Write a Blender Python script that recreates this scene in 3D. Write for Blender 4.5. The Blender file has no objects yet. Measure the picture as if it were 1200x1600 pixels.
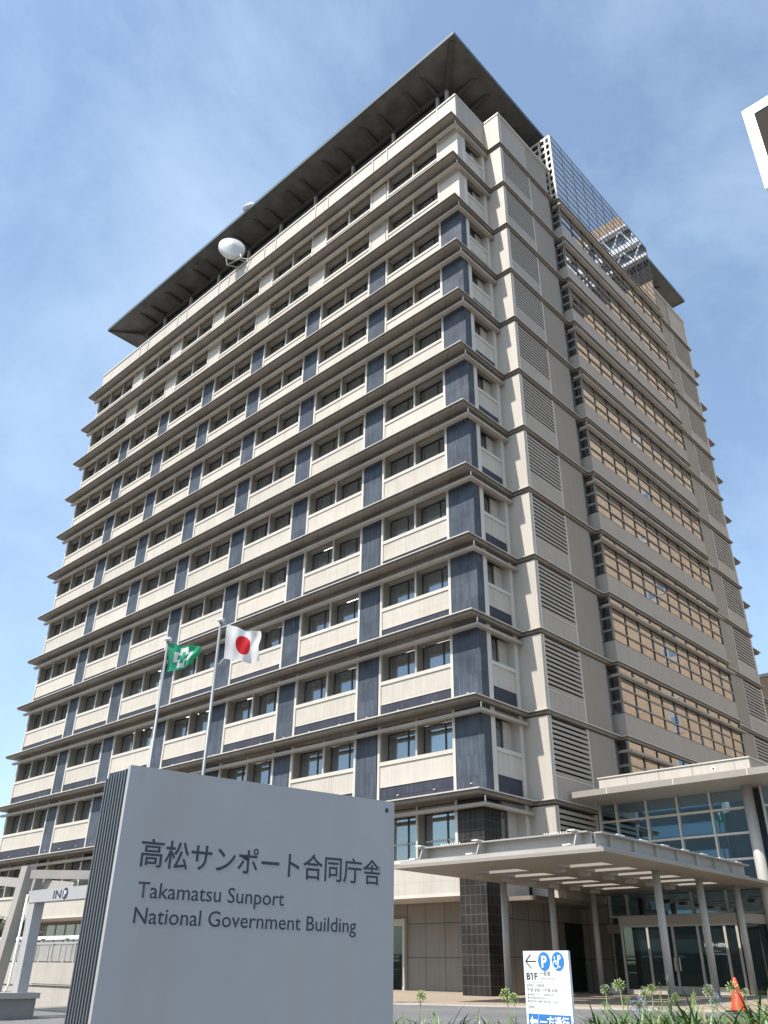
import bpy, math, random
from mathutils import Vector, Matrix, noise
R = math.radians
random.seed(7)
S = bpy.context.scene
C = S.collection
Z0 = 7.58                      # survey datum: z = 0 is the lowest eave; world ground at the corner pillar is about 0

# ------------------------------------------------------------------ camera
cam_d = bpy.data.cameras.new("camera")
cam = bpy.data.objects.new("camera", cam_d)
C.objects.link(cam)
YAW, PIT, ROL = R(-43.48307), R(29.05044), R(0.85992)
fw = Vector((math.cos(PIT)*math.sin(YAW), math.cos(PIT)*math.cos(YAW), math.sin(PIT)))
rt = Vector((math.cos(YAW), -math.sin(YAW), 0)); up = rt.cross(fw)
r2 = math.cos(ROL)*rt + math.sin(ROL)*up; u2 = -math.sin(ROL)*rt + math.cos(ROL)*up
CAM = Vector((21.43217, -28.58356, -6.75074 + Z0))
cam.matrix_world = Matrix((( r2.x, u2.x, -fw.x, CAM.x), (r2.y, u2.y, -fw.y, CAM.y), (r2.z, u2.z, -fw.z, CAM.z), (0, 0, 0, 1)))
cam_d.sensor_fit = 'VERTICAL'; cam_d.sensor_height = 24.0
cam_d.lens = 1290.736/1600*24.0
cam_d.clip_start = 0.1; cam_d.clip_end = 8000
S.camera = cam
S.render.resolution_x, S.render.resolution_y = 768, 1024

# ------------------------------------------------------------------ sun and sky
SUN = Vector((-0.125, -1.0, 1.40)).normalized()      # towards the sun
elev = math.asin(SUN.z)
sl = bpy.data.lights.new("sun", 'SUN'); sl.energy = 4.7; sl.angle = R(0.53); sl.color = (1.0, 0.945, 0.87)
so = bpy.data.objects.new("sun", sl); C.objects.link(so)
so.rotation_euler = SUN.to_track_quat('Z', 'Y').to_euler(); so.location = (0, -60, 120)
W = bpy.data.worlds.new("World"); S.world = W; W.use_nodes = True
nt = W.node_tree; nt.nodes.clear()
def wn(t, **k):
    n = nt.nodes.new(t)
    for a, b in k.items(): setattr(n, a, b)
    return n
sky = wn('ShaderNodeTexSky', sky_type='NISHITA', sun_disc=False, sun_elevation=elev, sun_rotation=math.atan2(SUN.x, SUN.y),
         altitude=0, air_density=1.15, dust_density=1.3, ozone_density=1.0)
tc = wn('ShaderNodeTexCoord')
mp = wn('ShaderNodeMapping'); mp.inputs['Scale'].default_value = (1.0, 1.0, 1.05); mp.inputs['Rotation'].default_value = (0.3, 0.2, 1.5); mp.inputs['Location'].default_value = (3.1, 1.7, .4)
n1 = wn('ShaderNodeTexNoise'); n1.inputs['Scale'].default_value = 2.0; n1.inputs['Detail'].default_value = 12; n1.inputs['Roughness'].default_value = .62; n1.inputs['Distortion'].default_value = .35
cr = wn('ShaderNodeValToRGB'); cr.color_ramp.elements[0].position = .43; cr.color_ramp.elements[0].color = (.09, .09, .09, 1); cr.color_ramp.elements[1].position = .80; cr.color_ramp.elements[1].color = (.44, .44, .44, 1)
mx = wn('ShaderNodeMix', data_type='RGBA'); mx.inputs[7].default_value = (5.8, 7.2, 8.6, 1)
bg = wn('ShaderNodeBackground'); bg.inputs['Strength'].default_value = 0.138
ow = wn('ShaderNodeOutputWorld')
L = nt.links.new
L(tc.outputs['Generated'], mp.inputs[0]); L(mp.outputs[0], n1.inputs['Vector']); L(n1.outputs['Fac'], cr.inputs[0])
L(cr.outputs[0], mx.inputs[0]); tint = wn('ShaderNodeMix', data_type='RGBA', blend_type='MULTIPLY'); tint.inputs[0].default_value = 1; tint.inputs[7].default_value = (.97, 1.06, 1.10, 1)
L(sky.outputs[0], tint.inputs[6]); L(tint.outputs[2], mx.inputs[6]); L(mx.outputs[2], bg.inputs[0]); L(bg.outputs[0], ow.inputs[0])
S.view_settings.view_transform = 'Standard'; S.view_settings.look = 'None'
S.view_settings.gamma = 1; S.view_settings.use_curve_mapping = False
S.view_settings.exposure = 0.50
S.cycles.max_bounces = 7; S.cycles.glossy_bounces = 4; S.cycles.transparent_max_bounces = 8

# ------------------------------------------------------------------ materials
def new_mat(name):
    m = bpy.data.materials.new(name); m.use_nodes = True
    t = m.node_tree; b = t.nodes['Principled BSDF']
    return m, t, b
def wall_coords(t):
    """(x+y, z, x-y) in world-sized object coordinates: works on both facades"""
    tcn = t.nodes.new('ShaderNodeTexCoord'); sp = t.nodes.new('ShaderNodeSeparateXYZ'); ad = t.nodes.new('ShaderNodeMath'); cb = t.nodes.new('ShaderNodeCombineXYZ')
    t.links.new(tcn.outputs['Object'], sp.inputs[0]); t.links.new(sp.outputs[0], ad.inputs[0]); t.links.new(sp.outputs[1], ad.inputs[1])
    t.links.new(ad.outputs[0], cb.inputs[0]); t.links.new(sp.outputs[2], cb.inputs[1])
    return tcn, cb, sp, ad
def vary(t, out, amt):
    oi = t.nodes.new('ShaderNodeObjectInfo'); mr = t.nodes.new('ShaderNodeMapRange'); mr.inputs['To Min'].default_value = 1-amt; mr.inputs['To Max'].default_value = 1+amt
    hs = t.nodes.new('ShaderNodeHueSaturation'); t.links.new(oi.outputs['Random'], mr.inputs['Value']); t.links.new(mr.outputs[0], hs.inputs['Value']); t.links.new(out, hs.inputs['Color'])
    return hs.outputs[0]
def streaks(t, tcn, out, k, sc=1.6):
    mpn = t.nodes.new('ShaderNodeMapping'); mpn.inputs['Scale'].default_value = (3.2, 3.2, .14)
    n2 = t.nodes.new('ShaderNodeTexNoise'); n2.inputs['Scale'].default_value = sc; n2.inputs['Detail'].default_value = 6
    t.links.new(tcn.outputs['Object'], mpn.inputs[0]); t.links.new(mpn.outputs[0], n2.inputs['Vector'])
    r_ = t.nodes.new('ShaderNodeValToRGB'); r_.color_ramp.elements[0].position = .42; r_.color_ramp.elements[0].color = (1, 1, 1, 1)
    q = 1-k; r_.color_ramp.elements[1].position = .80; r_.color_ramp.elements[1].color = (q, q*.97, q*.92, 1)
    t.links.new(n2.outputs['Fac'], r_.inputs[0])
    mm = t.nodes.new('ShaderNodeMix'); mm.data_type = 'RGBA'; mm.blend_type = 'MULTIPLY'; mm.inputs[0].default_value = 1
    t.links.new(out, mm.inputs[6]); t.links.new(r_.outputs[0], mm.inputs[7]); return mm.outputs[2]
def mat(name, col, rough=.6, metal=0, var=.12, scale=1.3, bump=0.0, spec=.5, streak=0.0):
    m, t, b = new_mat(name)
    tcn = t.nodes.new('ShaderNodeTexCoord')
    n = t.nodes.new('ShaderNodeTexNoise'); n.inputs['Scale'].default_value = scale; n.inputs['Detail'].default_value = 6; n.inputs['Roughness'].default_value = .65
    t.links.new(tcn.outputs['Object'], n.inputs['Vector'])
    r = t.nodes.new('ShaderNodeValToRGB'); e = r.color_ramp.elements
    e[0].position = .25; e[1].position = .75
    e[0].color = (*[c*(1-var) for c in col], 1); e[1].color = (*[min(1, c*(1+var)) for c in col], 1)
    t.links.new(n.outputs['Fac'], r.inputs[0])
    out = r.outputs[0]
    if streak:
        mpn = t.nodes.new('ShaderNodeMapping'); mpn.inputs['Scale'].default_value = (2.6, 2.6, .16)
        n2 = t.nodes.new('ShaderNodeTexNoise'); n2.inputs['Scale'].default_value = 1.6; n2.inputs['Detail'].default_value = 5
        t.links.new(tcn.outputs['Object'], mpn.inputs[0]); t.links.new(mpn.outputs[0], n2.inputs['Vector'])
        r2_ = t.nodes.new('ShaderNodeValToRGB'); r2_.color_ramp.elements[0].position = .45; r2_.color_ramp.elements[0].color = (1, 1, 1, 1)
        r2_.color_ramp.elements[1].position = .78; k = 1-streak; r2_.color_ramp.elements[1].color = (k, k*.97, k*.93, 1)
        t.links.new(n2.outputs['Fac'], r2_.inputs[0])
        mm = t.nodes.new('ShaderNodeMix'); mm.data_type = 'RGBA'; mm.blend_type = 'MULTIPLY'; mm.inputs[0].default_value = 1
        t.links.new(out, mm.inputs[6]); t.links.new(r2_.outputs[0], mm.inputs[7]); out = mm.outputs[2]
    out = vary(t, out, .035)
    t.links.new(out, b.inputs['Base Color'])
    b.inputs['Roughness'].default_value = rough; b.inputs['Metallic'].default_value = metal
    b.inputs['Specular IOR Level'].default_value = spec
    if bump:
        bp = t.nodes.new('ShaderNodeBump'); bp.inputs['Strength'].default_value = bump; bp.inputs['Distance'].default_value = .02
        n3 = t.nodes.new('ShaderNodeTexNoise'); n3.inputs['Scale'].default_value = scale*18; n3.inputs['Detail'].default_value = 4
        t.links.new(tcn.outputs['Object'], n3.inputs['Vector']); t.links.new(n3.outputs['Fac'], bp.inputs['Height']); t.links.new(bp.outputs[0], b.inputs['Normal'])
    return m
def tile_mat(name, c1, c2, mortar, w, h, mort, rough=.45, offset=0.0, bump=.3, bias=0.0, big=.12, spec=.3):
    m, t, b = new_mat(name)
    tcn, cb, sp, ad = wall_coords(t)
    br = t.nodes.new('ShaderNodeTexBrick'); br.offset = offset; br.squash = 1
    br.inputs['Scale'].default_value = 1; br.inputs['Brick Width'].default_value = w; br.inputs['Row Height'].default_value = h
    br.inputs['Mortar Size'].default_value = mort; br.inputs['Mortar Smooth'].default_value = .1; br.inputs['Bias'].default_value = bias
    br.inputs['Color1'].default_value = (*c1, 1); br.inputs['Color2'].default_value = (*c2, 1); br.inputs['Mortar'].default_value = (*mortar, 1)
    t.links.new(cb.outputs[0], br.inputs['Vector'])
    n = t.nodes.new('ShaderNodeTexNoise'); n.inputs['Scale'].default_value = .9; n.inputs['Detail'].default_value = 7
    t.links.new(tcn.outputs['Object'], n.inputs['Vector'])
    r = t.nodes.new('ShaderNodeValToRGB'); r.color_ramp.elements[0].position = .3; r.color_ramp.elements[1].position = .72
    a, z = 1-big, 1+big
    r.color_ramp.elements[0].color = (a, a, a, 1); r.color_ramp.elements[1].color = (z, z, z, 1)
    t.links.new(n.outputs['Fac'], r.inputs[0])
    mm = t.nodes.new('ShaderNodeMix'); mm.data_type = 'RGBA'; mm.blend_type = 'MULTIPLY'; mm.inputs[0].default_value = 1
    t.links.new(br.outputs['Color'], mm.inputs[6]); t.links.new(r.outputs[0], mm.inputs[7]); t.links.new(vary(t, streaks(t, tcn, mm.outputs[2], .10), .05), b.inputs['Base Color'])
    bp = t.nodes.new('ShaderNodeBump'); bp.invert = True; bp.inputs['Strength'].default_value = bump; bp.inputs['Distance'].default_value = .01
    t.links.new(br.outputs['Fac'], bp.inputs['Height']); t.links.new(bp.outputs[0], b.inputs['Normal'])
    b.inputs['Roughness'].default_value = rough; b.inputs['Specular IOR Level'].default_value = spec
    return m
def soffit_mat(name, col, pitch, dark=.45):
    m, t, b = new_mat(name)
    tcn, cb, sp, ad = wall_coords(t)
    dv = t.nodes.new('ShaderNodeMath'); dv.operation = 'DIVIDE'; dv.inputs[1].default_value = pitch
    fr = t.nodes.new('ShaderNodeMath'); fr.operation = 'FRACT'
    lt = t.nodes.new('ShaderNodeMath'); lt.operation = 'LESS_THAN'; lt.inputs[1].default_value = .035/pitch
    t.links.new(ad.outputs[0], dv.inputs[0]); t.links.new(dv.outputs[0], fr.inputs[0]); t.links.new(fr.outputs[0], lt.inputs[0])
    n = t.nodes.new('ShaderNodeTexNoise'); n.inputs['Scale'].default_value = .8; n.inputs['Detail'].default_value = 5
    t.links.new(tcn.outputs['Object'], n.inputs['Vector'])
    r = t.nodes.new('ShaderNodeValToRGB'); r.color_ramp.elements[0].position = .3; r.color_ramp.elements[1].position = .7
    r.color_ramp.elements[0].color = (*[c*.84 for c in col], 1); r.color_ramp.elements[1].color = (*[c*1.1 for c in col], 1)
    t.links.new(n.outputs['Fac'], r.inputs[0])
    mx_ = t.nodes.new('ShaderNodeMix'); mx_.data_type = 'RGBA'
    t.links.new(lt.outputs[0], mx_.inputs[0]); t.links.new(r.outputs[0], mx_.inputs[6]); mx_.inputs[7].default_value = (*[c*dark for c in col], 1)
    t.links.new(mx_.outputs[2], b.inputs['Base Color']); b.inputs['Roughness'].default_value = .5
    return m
def glass_mat(name, tint, refl, base=(.02, .025, .028), see=0.0, rough=.02, wav=.0):
    """pane: tinted mirror coat over a dark body, optionally letting part of the light through"""
    m, t, b = new_mat(name)
    t.nodes.remove(b); o = t.nodes['Material Output']
    gl = t.nodes.new('ShaderNodeBsdfGlossy'); gl.inputs['Color'].default_value = (*tint, 1); gl.inputs['Roughness'].default_value = rough
    df = t.nodes.new('ShaderNodeBsdfDiffuse'); df.inputs['Color'].default_value = (*base, 1)
    body = df
    if see:
        tr = t.nodes.new('ShaderNodeBsdfTransparent'); tr.inputs['Color'].default_value = (.8, .88, .87, 1)
        m2 = t.nodes.new('ShaderNodeMixShader'); m2.inputs[0].default_value = see
        t.links.new(df.outputs[0], m2.inputs[1]); t.links.new(tr.outputs[0], m2.inputs[2]); body = m2
    fr = t.nodes.new('ShaderNodeFresnel'); fr.inputs[0].default_value = 1.5
    mr = t.nodes.new('ShaderNodeMapRange'); mr.inputs['To Min'].default_value = refl; mr.inputs['To Max'].default_value = 1.0
    t.links.new(fr.outputs[0], mr.inputs['Value'])
    mxs = t.nodes.new('ShaderNodeMixShader')
    t.links.new(mr.outputs[0], mxs.inputs[0]); t.links.new(body.outputs[0], mxs.inputs[1]); t.links.new(gl.outputs[0], mxs.inputs[2])
    t.links.new(mxs.outputs[0], o.inputs[0])
    if wav:
        tcn = t.nodes.new('ShaderNodeTexCoord'); n = t.nodes.new('ShaderNodeTexNoise'); n.inputs['Scale'].default_value = .55; n.inputs['Detail'].default_value = 1
        bp = t.nodes.new('ShaderNodeBump'); bp.inputs['Strength'].default_value = wav; bp.inputs['Distance'].default_value = .05
        t.links.new(tcn.outputs['Object'], n.inputs['Vector']); t.links.new(n.outputs['Fac'], bp.inputs['Height']); t.links.new(bp.outputs[0], gl.inputs['Normal'])
    return m
def emit_mat(name, col, s):
    m, t, b = new_mat(name); b.inputs['Emission Color'].default_value = (*col, 1); b.inputs['Emission Strength'].default_value = s
    return m

M = {}
M['beige'] = mat('beige_panel', (.46, .42, .37), .6, var=.07, scale=.35, streak=.10)
M['beige_rib'] = tile_mat('beige_ribbed_tile', (.50, .46, .405), (.475, .437, .382), (.40, .365, .32), .16, 1.4, .010, .55, big=.06)
M['trim'] = mat('pale_trim', (.52, .485, .43), .5, var=.06, scale=.8)
M['grey_panel'] = mat('grey_beige_panel', (.36, .318, .272), .55, var=.06, scale=.3, streak=.09)
M['smooth_panel'] = mat('smooth_taupe_panel', (.28, .24, .198), .6, var=.06, scale=.3, streak=.08)
M['slot'] = mat('slot_grey', (.15, .14, .13), .7)
M['louver'] = mat('louver_blade', (.34, .30, .255), .55, var=.07, scale=.5)
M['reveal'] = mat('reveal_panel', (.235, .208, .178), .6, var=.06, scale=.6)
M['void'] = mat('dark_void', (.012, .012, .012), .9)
M['blue'] = tile_mat('blue_mosaic', (.060, .074, .096), (.088, .102, .126), (.050, .060, .078), .115, .92, .012, .5, offset=.0, big=.25, spec=.12)
M['darktile'] = tile_mat('dark_brown_tile', (.024, .021, .021), (.036, .031, .030), (.075, .068, .062), .268, .36, .013, .4, big=.25, spec=.2)
M['band'] = tile_mat('navy_band_tile', (.048, .052, .072), (.062, .066, .086), (.035, .037, .05), .13, .4, .02, .5, big=.15, spec=.12)
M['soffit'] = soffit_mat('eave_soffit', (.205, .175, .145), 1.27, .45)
M['eave'] = mat('eave_metal', (.50, .46, .40), .42, var=.06, scale=.4)
M['shade'] = soffit_mat('sunshade_metal', (.36, .315, .265), 3.18, .6)
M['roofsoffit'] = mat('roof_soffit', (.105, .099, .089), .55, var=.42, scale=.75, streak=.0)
M['rib'] = mat('roof_bracket', (.06, .054, .048), .6)
M['fascia'] = mat('roof_edge_metal', (.10, .125, .14), .5, spec=.2)
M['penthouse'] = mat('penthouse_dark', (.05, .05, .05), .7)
M['post'] = mat('steel_post', (.30, .29, .27), .5)
M['frame'] = mat('window_frame_bronze', (.045, .042, .04), .4)
M['paleframe'] = mat('pale_window_frame', (.40, .37, .33), .4)
M['crownline'] = mat('crown_line', (.16, .18, .21), .4)
M['alu'] = mat('aluminium_mullion', (.56, .52, .46), .35, metal=.1, var=.05)
M['mull'] = mat('dark_mullion', (.07, .07, .065), .4)
M['mullbar'] = mat('grey_transom', (.26, .245, .215), .4)
M['win'] = glass_mat('window_glass', (.72, .84, .92), .22, base=(.27, .275, .262), see=.50)
M['bayglass'] = glass_mat('bay_glass', (.82, .84, .88), .60, base=(.03, .03, .03), wav=.04)
M['hallglass'] = glass_mat('hall_glass', (.42, .60, .70), .62, base=(.012, .016, .02), see=.04)
M['doorglass'] = glass_mat('door_glass', (.5, .62, .62), .10, base=(.012, .02, .02), see=.35)
M['blind'] = mat('roller_blind', (.78, .80, .77), .8, var=.04)
M['core'] = mat('interior_wall', (.22, .21, .19), .8)
M['lamp'] = emit_mat('ceiling_lamp', (1, .97, .9), 3.5)
M['canopy'] = mat('canopy_metal', (.28, .25, .215), .45, var=.06, scale=.5)
M['canopytop'] = mat('canopy_gutter_metal', (.38, .36, .335), .4, var=.12, scale=.7)
M['col'] = mat('column_paint', (.40, .385, .355), .4, var=.05)
M['stone'] = tile_mat('wall_stone', (.20, .18, .157), (.22, .197, .17), (.07, .063, .055), 1.13, 1.38, .018, .55, big=.08)
M['paving'] = tile_mat('plaza_paving', (.45, .38, .30), (.41, .35, .28), (.30, .26, .21), .6, .6, .02, .8)
M['white'] = mat('white_paint', (.80, .80, .78), .4, var=.03)
M['signgrey'] = mat('sign_silver', (.345, .345, .35), .38, metal=0, var=.06, scale=1.2, spec=.4, streak=.05)
M['signdark'] = mat('sign_navy', (.022, .025, .045), .5)
M['signfin'] = mat('sign_fin', (.10, .11, .12), .45, var=.05)
M['ink'] = mat('navy_ink', (.030, .034, .056), .6, var=.02)
M['inkgrey'] = mat('grey_ink', (.16, .16, .17), .6, var=.02)
M['inklight'] = mat('light_grey_ink', (.42, .42, .43), .6, var=.02)
M['signblue'] = mat('sign_blue', (.03, .19, .52), .45, var=.03)
M['boardface'] = mat('sign_white', (.76, .76, .74), .45, var=.02)
M['pole'] = mat('brushed_pole', (.20, .215, .23), .45, metal=.3, var=.05)
M['rope'] = mat('rope', (.55, .55, .52), .8)
M['cone'] = mat('cone_orange', (.72, .055, .018), .45, var=.05)
M['rubber'] = mat('black_rubber', (.018, .018, .018), .7)
M['concrete'] = mat('concrete', (.42, .385, .34), .8, var=.09, scale=.7, bump=.15, streak=.12)
M['plinth'] = mat('grey_stone', (.20, .19, .175), .7, var=.12, scale=2)
M['steel'] = mat('painted_steel', (.34, .315, .285), .45)
M['steelw'] = mat('light_steel', (.35, .345, .345), .4, var=.05)
M['leaf'] = mat('agapanthus_leaf', (.085, .145, .04), .42, var=.55, scale=9)
M['leafdry'] = mat('dry_leaf', (.28, .22, .08), .6, var=.3, scale=6)
M['stem'] = mat('flower_stem', (.13, .20, .06), .5, var=.2, scale=8)
M['bud'] = mat('green_bud', (.34, .40, .14), .6, var=.35, scale=20)
M['petal'] = mat('pale_petal', (.62, .60, .40), .6, var=.25, scale=25)
M['purple'] = mat('violet_petal', (.30, .28, .62), .6, var=.25, scale=25)
M['feather'] = mat('feathery_leaf', (.07, .12, .05), .6, var=.4, scale=9)
M['treeleaf'] = mat('tree_leaf', (.055, .065, .028), .6, var=.5, scale=3)
M['bark'] = mat('bark', (.10, .075, .05), .9, var=.3, scale=4)
M['soil'] = mat('planting_soil', (.05, .04, .03), .95, var=.3, scale=3)
M['tan'] = tile_mat('tan_stone', (.43, .31, .205), (.405, .29, .19), (.34, .25, .17), 1.55, .9, .03, .7, big=.08)
M['tanlow'] = tile_mat('tan_cladding', (.46, .33, .21), (.44, .31, .20), (.38, .27, .18), 1.2, .3, .02, .7, big=.06)
M['towerglass'] = glass_mat('tower_glass', (.55, .62, .70), .45, base=(.05, .06, .07))
M['towerdark'] = mat('tower_dark_panel', (.05, .045, .042), .95, spec=.03)
M['dish'] = mat('dish_white', (.52, .54, .54), .45, var=.03)
M['glasspanel'] = mat('railing_panel', (.30, .285, .26), .5, var=.2, scale=1.2)

# ground materials -----------------------------------------------------
def asphalt():
    m, t, b = new_mat('asphalt')
    tcn = t.nodes.new('ShaderNodeTexCoord')
    v = t.nodes.new('ShaderNodeTexNoise'); v.inputs['Scale'].default_value = 26; v.inputs['Detail'].default_value = 8; v.inputs['Roughness'].default_value = .8
    n = t.nodes.new('ShaderNodeTexNoise'); n.inputs['Scale'].default_value = .35; n.inputs['Detail'].default_value = 5
    for q in (v, n): t.links.new(tcn.outputs['Object'], q.inputs['Vector'])
    r = t.nodes.new('ShaderNodeValToRGB'); r.color_ramp.elements[0].position = .35; r.color_ramp.elements[1].position = .72
    r.color_ramp.elements[0].color = (.085, .083, .085, 1); r.color_ramp.elements[1].color = (.25, .245, .24, 1)
    r2_ = t.nodes.new('ShaderNodeValToRGB'); r2_.color_ramp.elements[0].color = (.8, .8, .8, 1); r2_.color_ramp.elements[1].color = (1.15, 1.15, 1.15, 1)
    r2_.color_ramp.elements[0].position = .35; r2_.color_ramp.elements[1].position = .65
    mm = t.nodes.new('ShaderNodeMix'); mm.data_type = 'RGBA'; mm.blend_type = 'MULTIPLY'; mm.inputs[0].default_value = 1
    t.links.new(v.outputs['Fac'], r.inputs[0]); t.links.new(n.outputs['Fac'], r2_.inputs[0]); t.links.new(r.outputs[0], mm.inputs[6]); t.links.new(r2_.outputs[0], mm.inputs[7])
    t.links.new(mm.outputs[2], b.inputs['Base Color']); b.inputs['Roughness'].default_value = .85
    bp = t.nodes.new('ShaderNodeBump'); bp.inputs['Strength'].default_value = .4; bp.inputs['Distance'].default_value = .01
    t.links.new(v.outputs['Fac'], bp.inputs['Height']); t.links.new(bp.outputs[0], b.inputs['Normal'])
    return m
M['asphalt'] = asphalt()
def paving_mat(name, c, size):
    m, t, b = new_mat(name)
    tcn = t.nodes.new('ShaderNodeTexCoord'); br = t.nodes.new('ShaderNodeTexBrick'); br.offset = .5
    br.inputs['Scale'].default_value = 1; br.inputs['Brick Width'].default_value = size; br.inputs['Row Height'].default_value = size; br.inputs['Mortar Size'].default_value = .01
    br.inputs['Color1'].default_value = (*c, 1); br.inputs['Color2'].default_value = (*[q*.9 for q in c], 1); br.inputs['Mortar'].default_value = (*[q*.6 for q in c], 1)
    t.links.new(tcn.outputs['Object'], br.inputs['Vector']); t.links.new(br.outputs['Color'], b.inputs['Base Color']); b.inputs['Roughness'].default_value = .8
    return m
M['paving'] = paving_mat('plaza_paving_slabs', (.34, .275, .205), .6)

# ------------------------------------------------------------------ mesh builder (survey coordinates)
class MB:
    def __init__(s): s.v = []; s.f = []; s.mi = []; s.m = []; s.smooth = []
    def slot(s, m):
        if m not in s.m: s.m.append(m)
        return s.m.index(m)
    def face(s, pts, m, sm=False):
        i = len(s.v); s.v += [tuple(p) for p in pts]; s.f.append(tuple(range(i, i+len(pts)))); s.mi.append(s.slot(m)); s.smooth.append(sm)
    def hexa(s, p, m):
        i = len(s.v); s.v += [tuple(q) for q in p]
        for f in ((0, 3, 2, 1), (4, 5, 6, 7), (0, 1, 5, 4), (1, 2, 6, 5), (2, 3, 7, 6), (3, 0, 4, 7)):
            s.f.append(tuple(i+k for k in f)); s.mi.append(s.slot(m)); s.smooth.append(False)
        return s
    def box(s, x0, x1, y0, y1, z0, z1, m):
        if x0 > x1: x0, x1 = x1, x0
        if y0 > y1: y0, y1 = y1, y0
        if z0 > z1: z0, z1 = z1, z0
        return s.hexa([(x0, y0, z0), (x1, y0, z0), (x1, y1, z0), (x0, y1, z0), (x0, y0, z1), (x1, y0, z1), (x1, y1, z1), (x0, y1, z1)], m)
    def obox(s, o, e, n, u0, u1, w0, w1, z0, z1, m):
        """box in a frame: origin o, horizontal axes e (u) and n (w)"""
        o = Vector(o); e = Vector(e); n = Vector(n)
        P = lambda u, w, z: tuple(o + e*u + n*w + Vector((0, 0, z)))
        return s.hexa([P(u0, w0, z0), P(u1, w0, z0), P(u1, w1, z0), P(u0, w1, z0), P(u0, w0, z1), P(u1, w0, z1), P(u1, w1, z1), P(u0, w1, z1)], m)
    def prism(s, poly, z0, z1, m, mtop=None, mside=None):
        n = len(poly)
        s.face([(x, y, z0) for x, y in reversed(poly)], m); s.face([(x, y, z1) for x, y in poly], mtop or m)
        for i in range(n):
            a, b = poly[i], poly[(i+1) % n]
            s.face([(a[0], a[1], z0), (b[0], b[1], z0), (b[0], b[1], z1), (a[0], a[1], z1)], mside or m)
        return s
    def tube(s, pts, r, m, n=12, cap=True, smooth=True):
        pts = [Vector(p) for p in pts]
        rs = r if isinstance(r, (list, tuple)) else [r]*len(pts)
        i0 = len(s.v); N = len(pts)
        prev = None
        for k, p in enumerate(pts):
            d = (pts[min(k+1, N-1)]-pts[max(k-1, 0)]).normalized()
            if prev is None: a = d.orthogonal().normalized()
            else: a = (prev - d*prev.dot(d)).normalized()
            prev = a; b = d.cross(a)
            for j in range(n):
                t = 2*math.pi*j/n; s.v.append(tuple(p + (a*math.cos(t)+b*math.sin(t))*rs[k]))
        for k in range(N-1):
            for j in range(n):
                q = i0+k*n; s.f.append((q+j, q+(j+1) % n, q+n+(j+1) % n, q+n+j)); s.mi.append(s.slot(m)); s.smooth.append(smooth)
        if cap:
            s.f.append(tuple(i0+j for j in reversed(range(n)))); s.mi.append(s.slot(m)); s.smooth.append(False)
            s.f.append(tuple(i0+(N-1)*n+j for j in range(n))); s.mi.append(s.slot(m)); s.smooth.append(False)
        return s
    def bar(s, p, q, w, h, m, upv=(0, 0, 1)):
        p = Vector(p); q = Vector(q); d = (q-p).normalized(); sd = d.cross(Vector(upv))
        if sd.length < 1e-4: sd = d.orthogonal()
        sd.normalize(); u = sd.cross(d)
        a, b = sd*(w/2), u*(h/2)
        return s.hexa([p-a-b, p+a-b, q+a-b, q-a-b, p-a+b, p+a+b, q+a+b, q-a+b], m)
    def build(s, name, parent=None, loc=None, uv=None):
        me = bpy.data.meshes.new(name)
        if loc is None: loc = Vector((0, 0, 0)) if parent is None else org(parent)
        loc = Vector(loc)
        vs = [(x-loc.x, y-loc.y, z+Z0-loc.z) for x, y, z in s.v]
        me.from_pydata(vs, [], s.f)
        for m in s.m: me.materials.append(m)
        me.polygons.foreach_set('material_index', s.mi); me.polygons.foreach_set('use_smooth', s.smooth)
        if uv: 
            ul = me.uv_layers.new(name='UVMap')
            for li, l in enumerate(me.loops): ul.data[li].uv = uv[l.vertex_index]
        me.update()
        o = bpy.data.objects.new(name, me); C.objects.link(o)
        if parent is not None: o.parent = parent
        else: o.location = loc
        return o
def org(o):
    l = Vector((0, 0, 0))
    while o is not None: l = l + o.location; o = o.parent
    return l
def tag(o, label, cat, group=None):
    o['label'] = label; o['category'] = cat
    if group: o['group'] = group
    return o
def thing(name, loc, label, cat, group=None):
    o = bpy.data.objects.new(name, None); C.objects.link(o); o.location = (loc[0], loc[1], loc[2]+Z0); o.empty_display_size = .3
    return tag(o, label, cat, group)
def setting(o, kind='structure'): o['kind'] = kind; return o
def stuffpart(o): o['kind'] = 'stuff'; return o
def BX(name, parent, x0, x1, y0, y1, z0, z1, m): return MB().box(x0, x1, y0, y1, z0, z1, m).build(name, parent)
GZ = lambda x, y: -7.58 + .02*max(min(y, 40), -40) + .015*min(max(x, 0), 30)
def ray(px, py):
    d = r2*((px-600)/1290.736) - u2*((py-800)/1290.736) + fw
    return d
def at_dist(px, py, D):
    d = ray(px, py); h = math.hypot(d.x, d.y); p = CAM + d*(D/h)
    return Vector((p.x, p.y, p.z - Z0))

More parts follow.
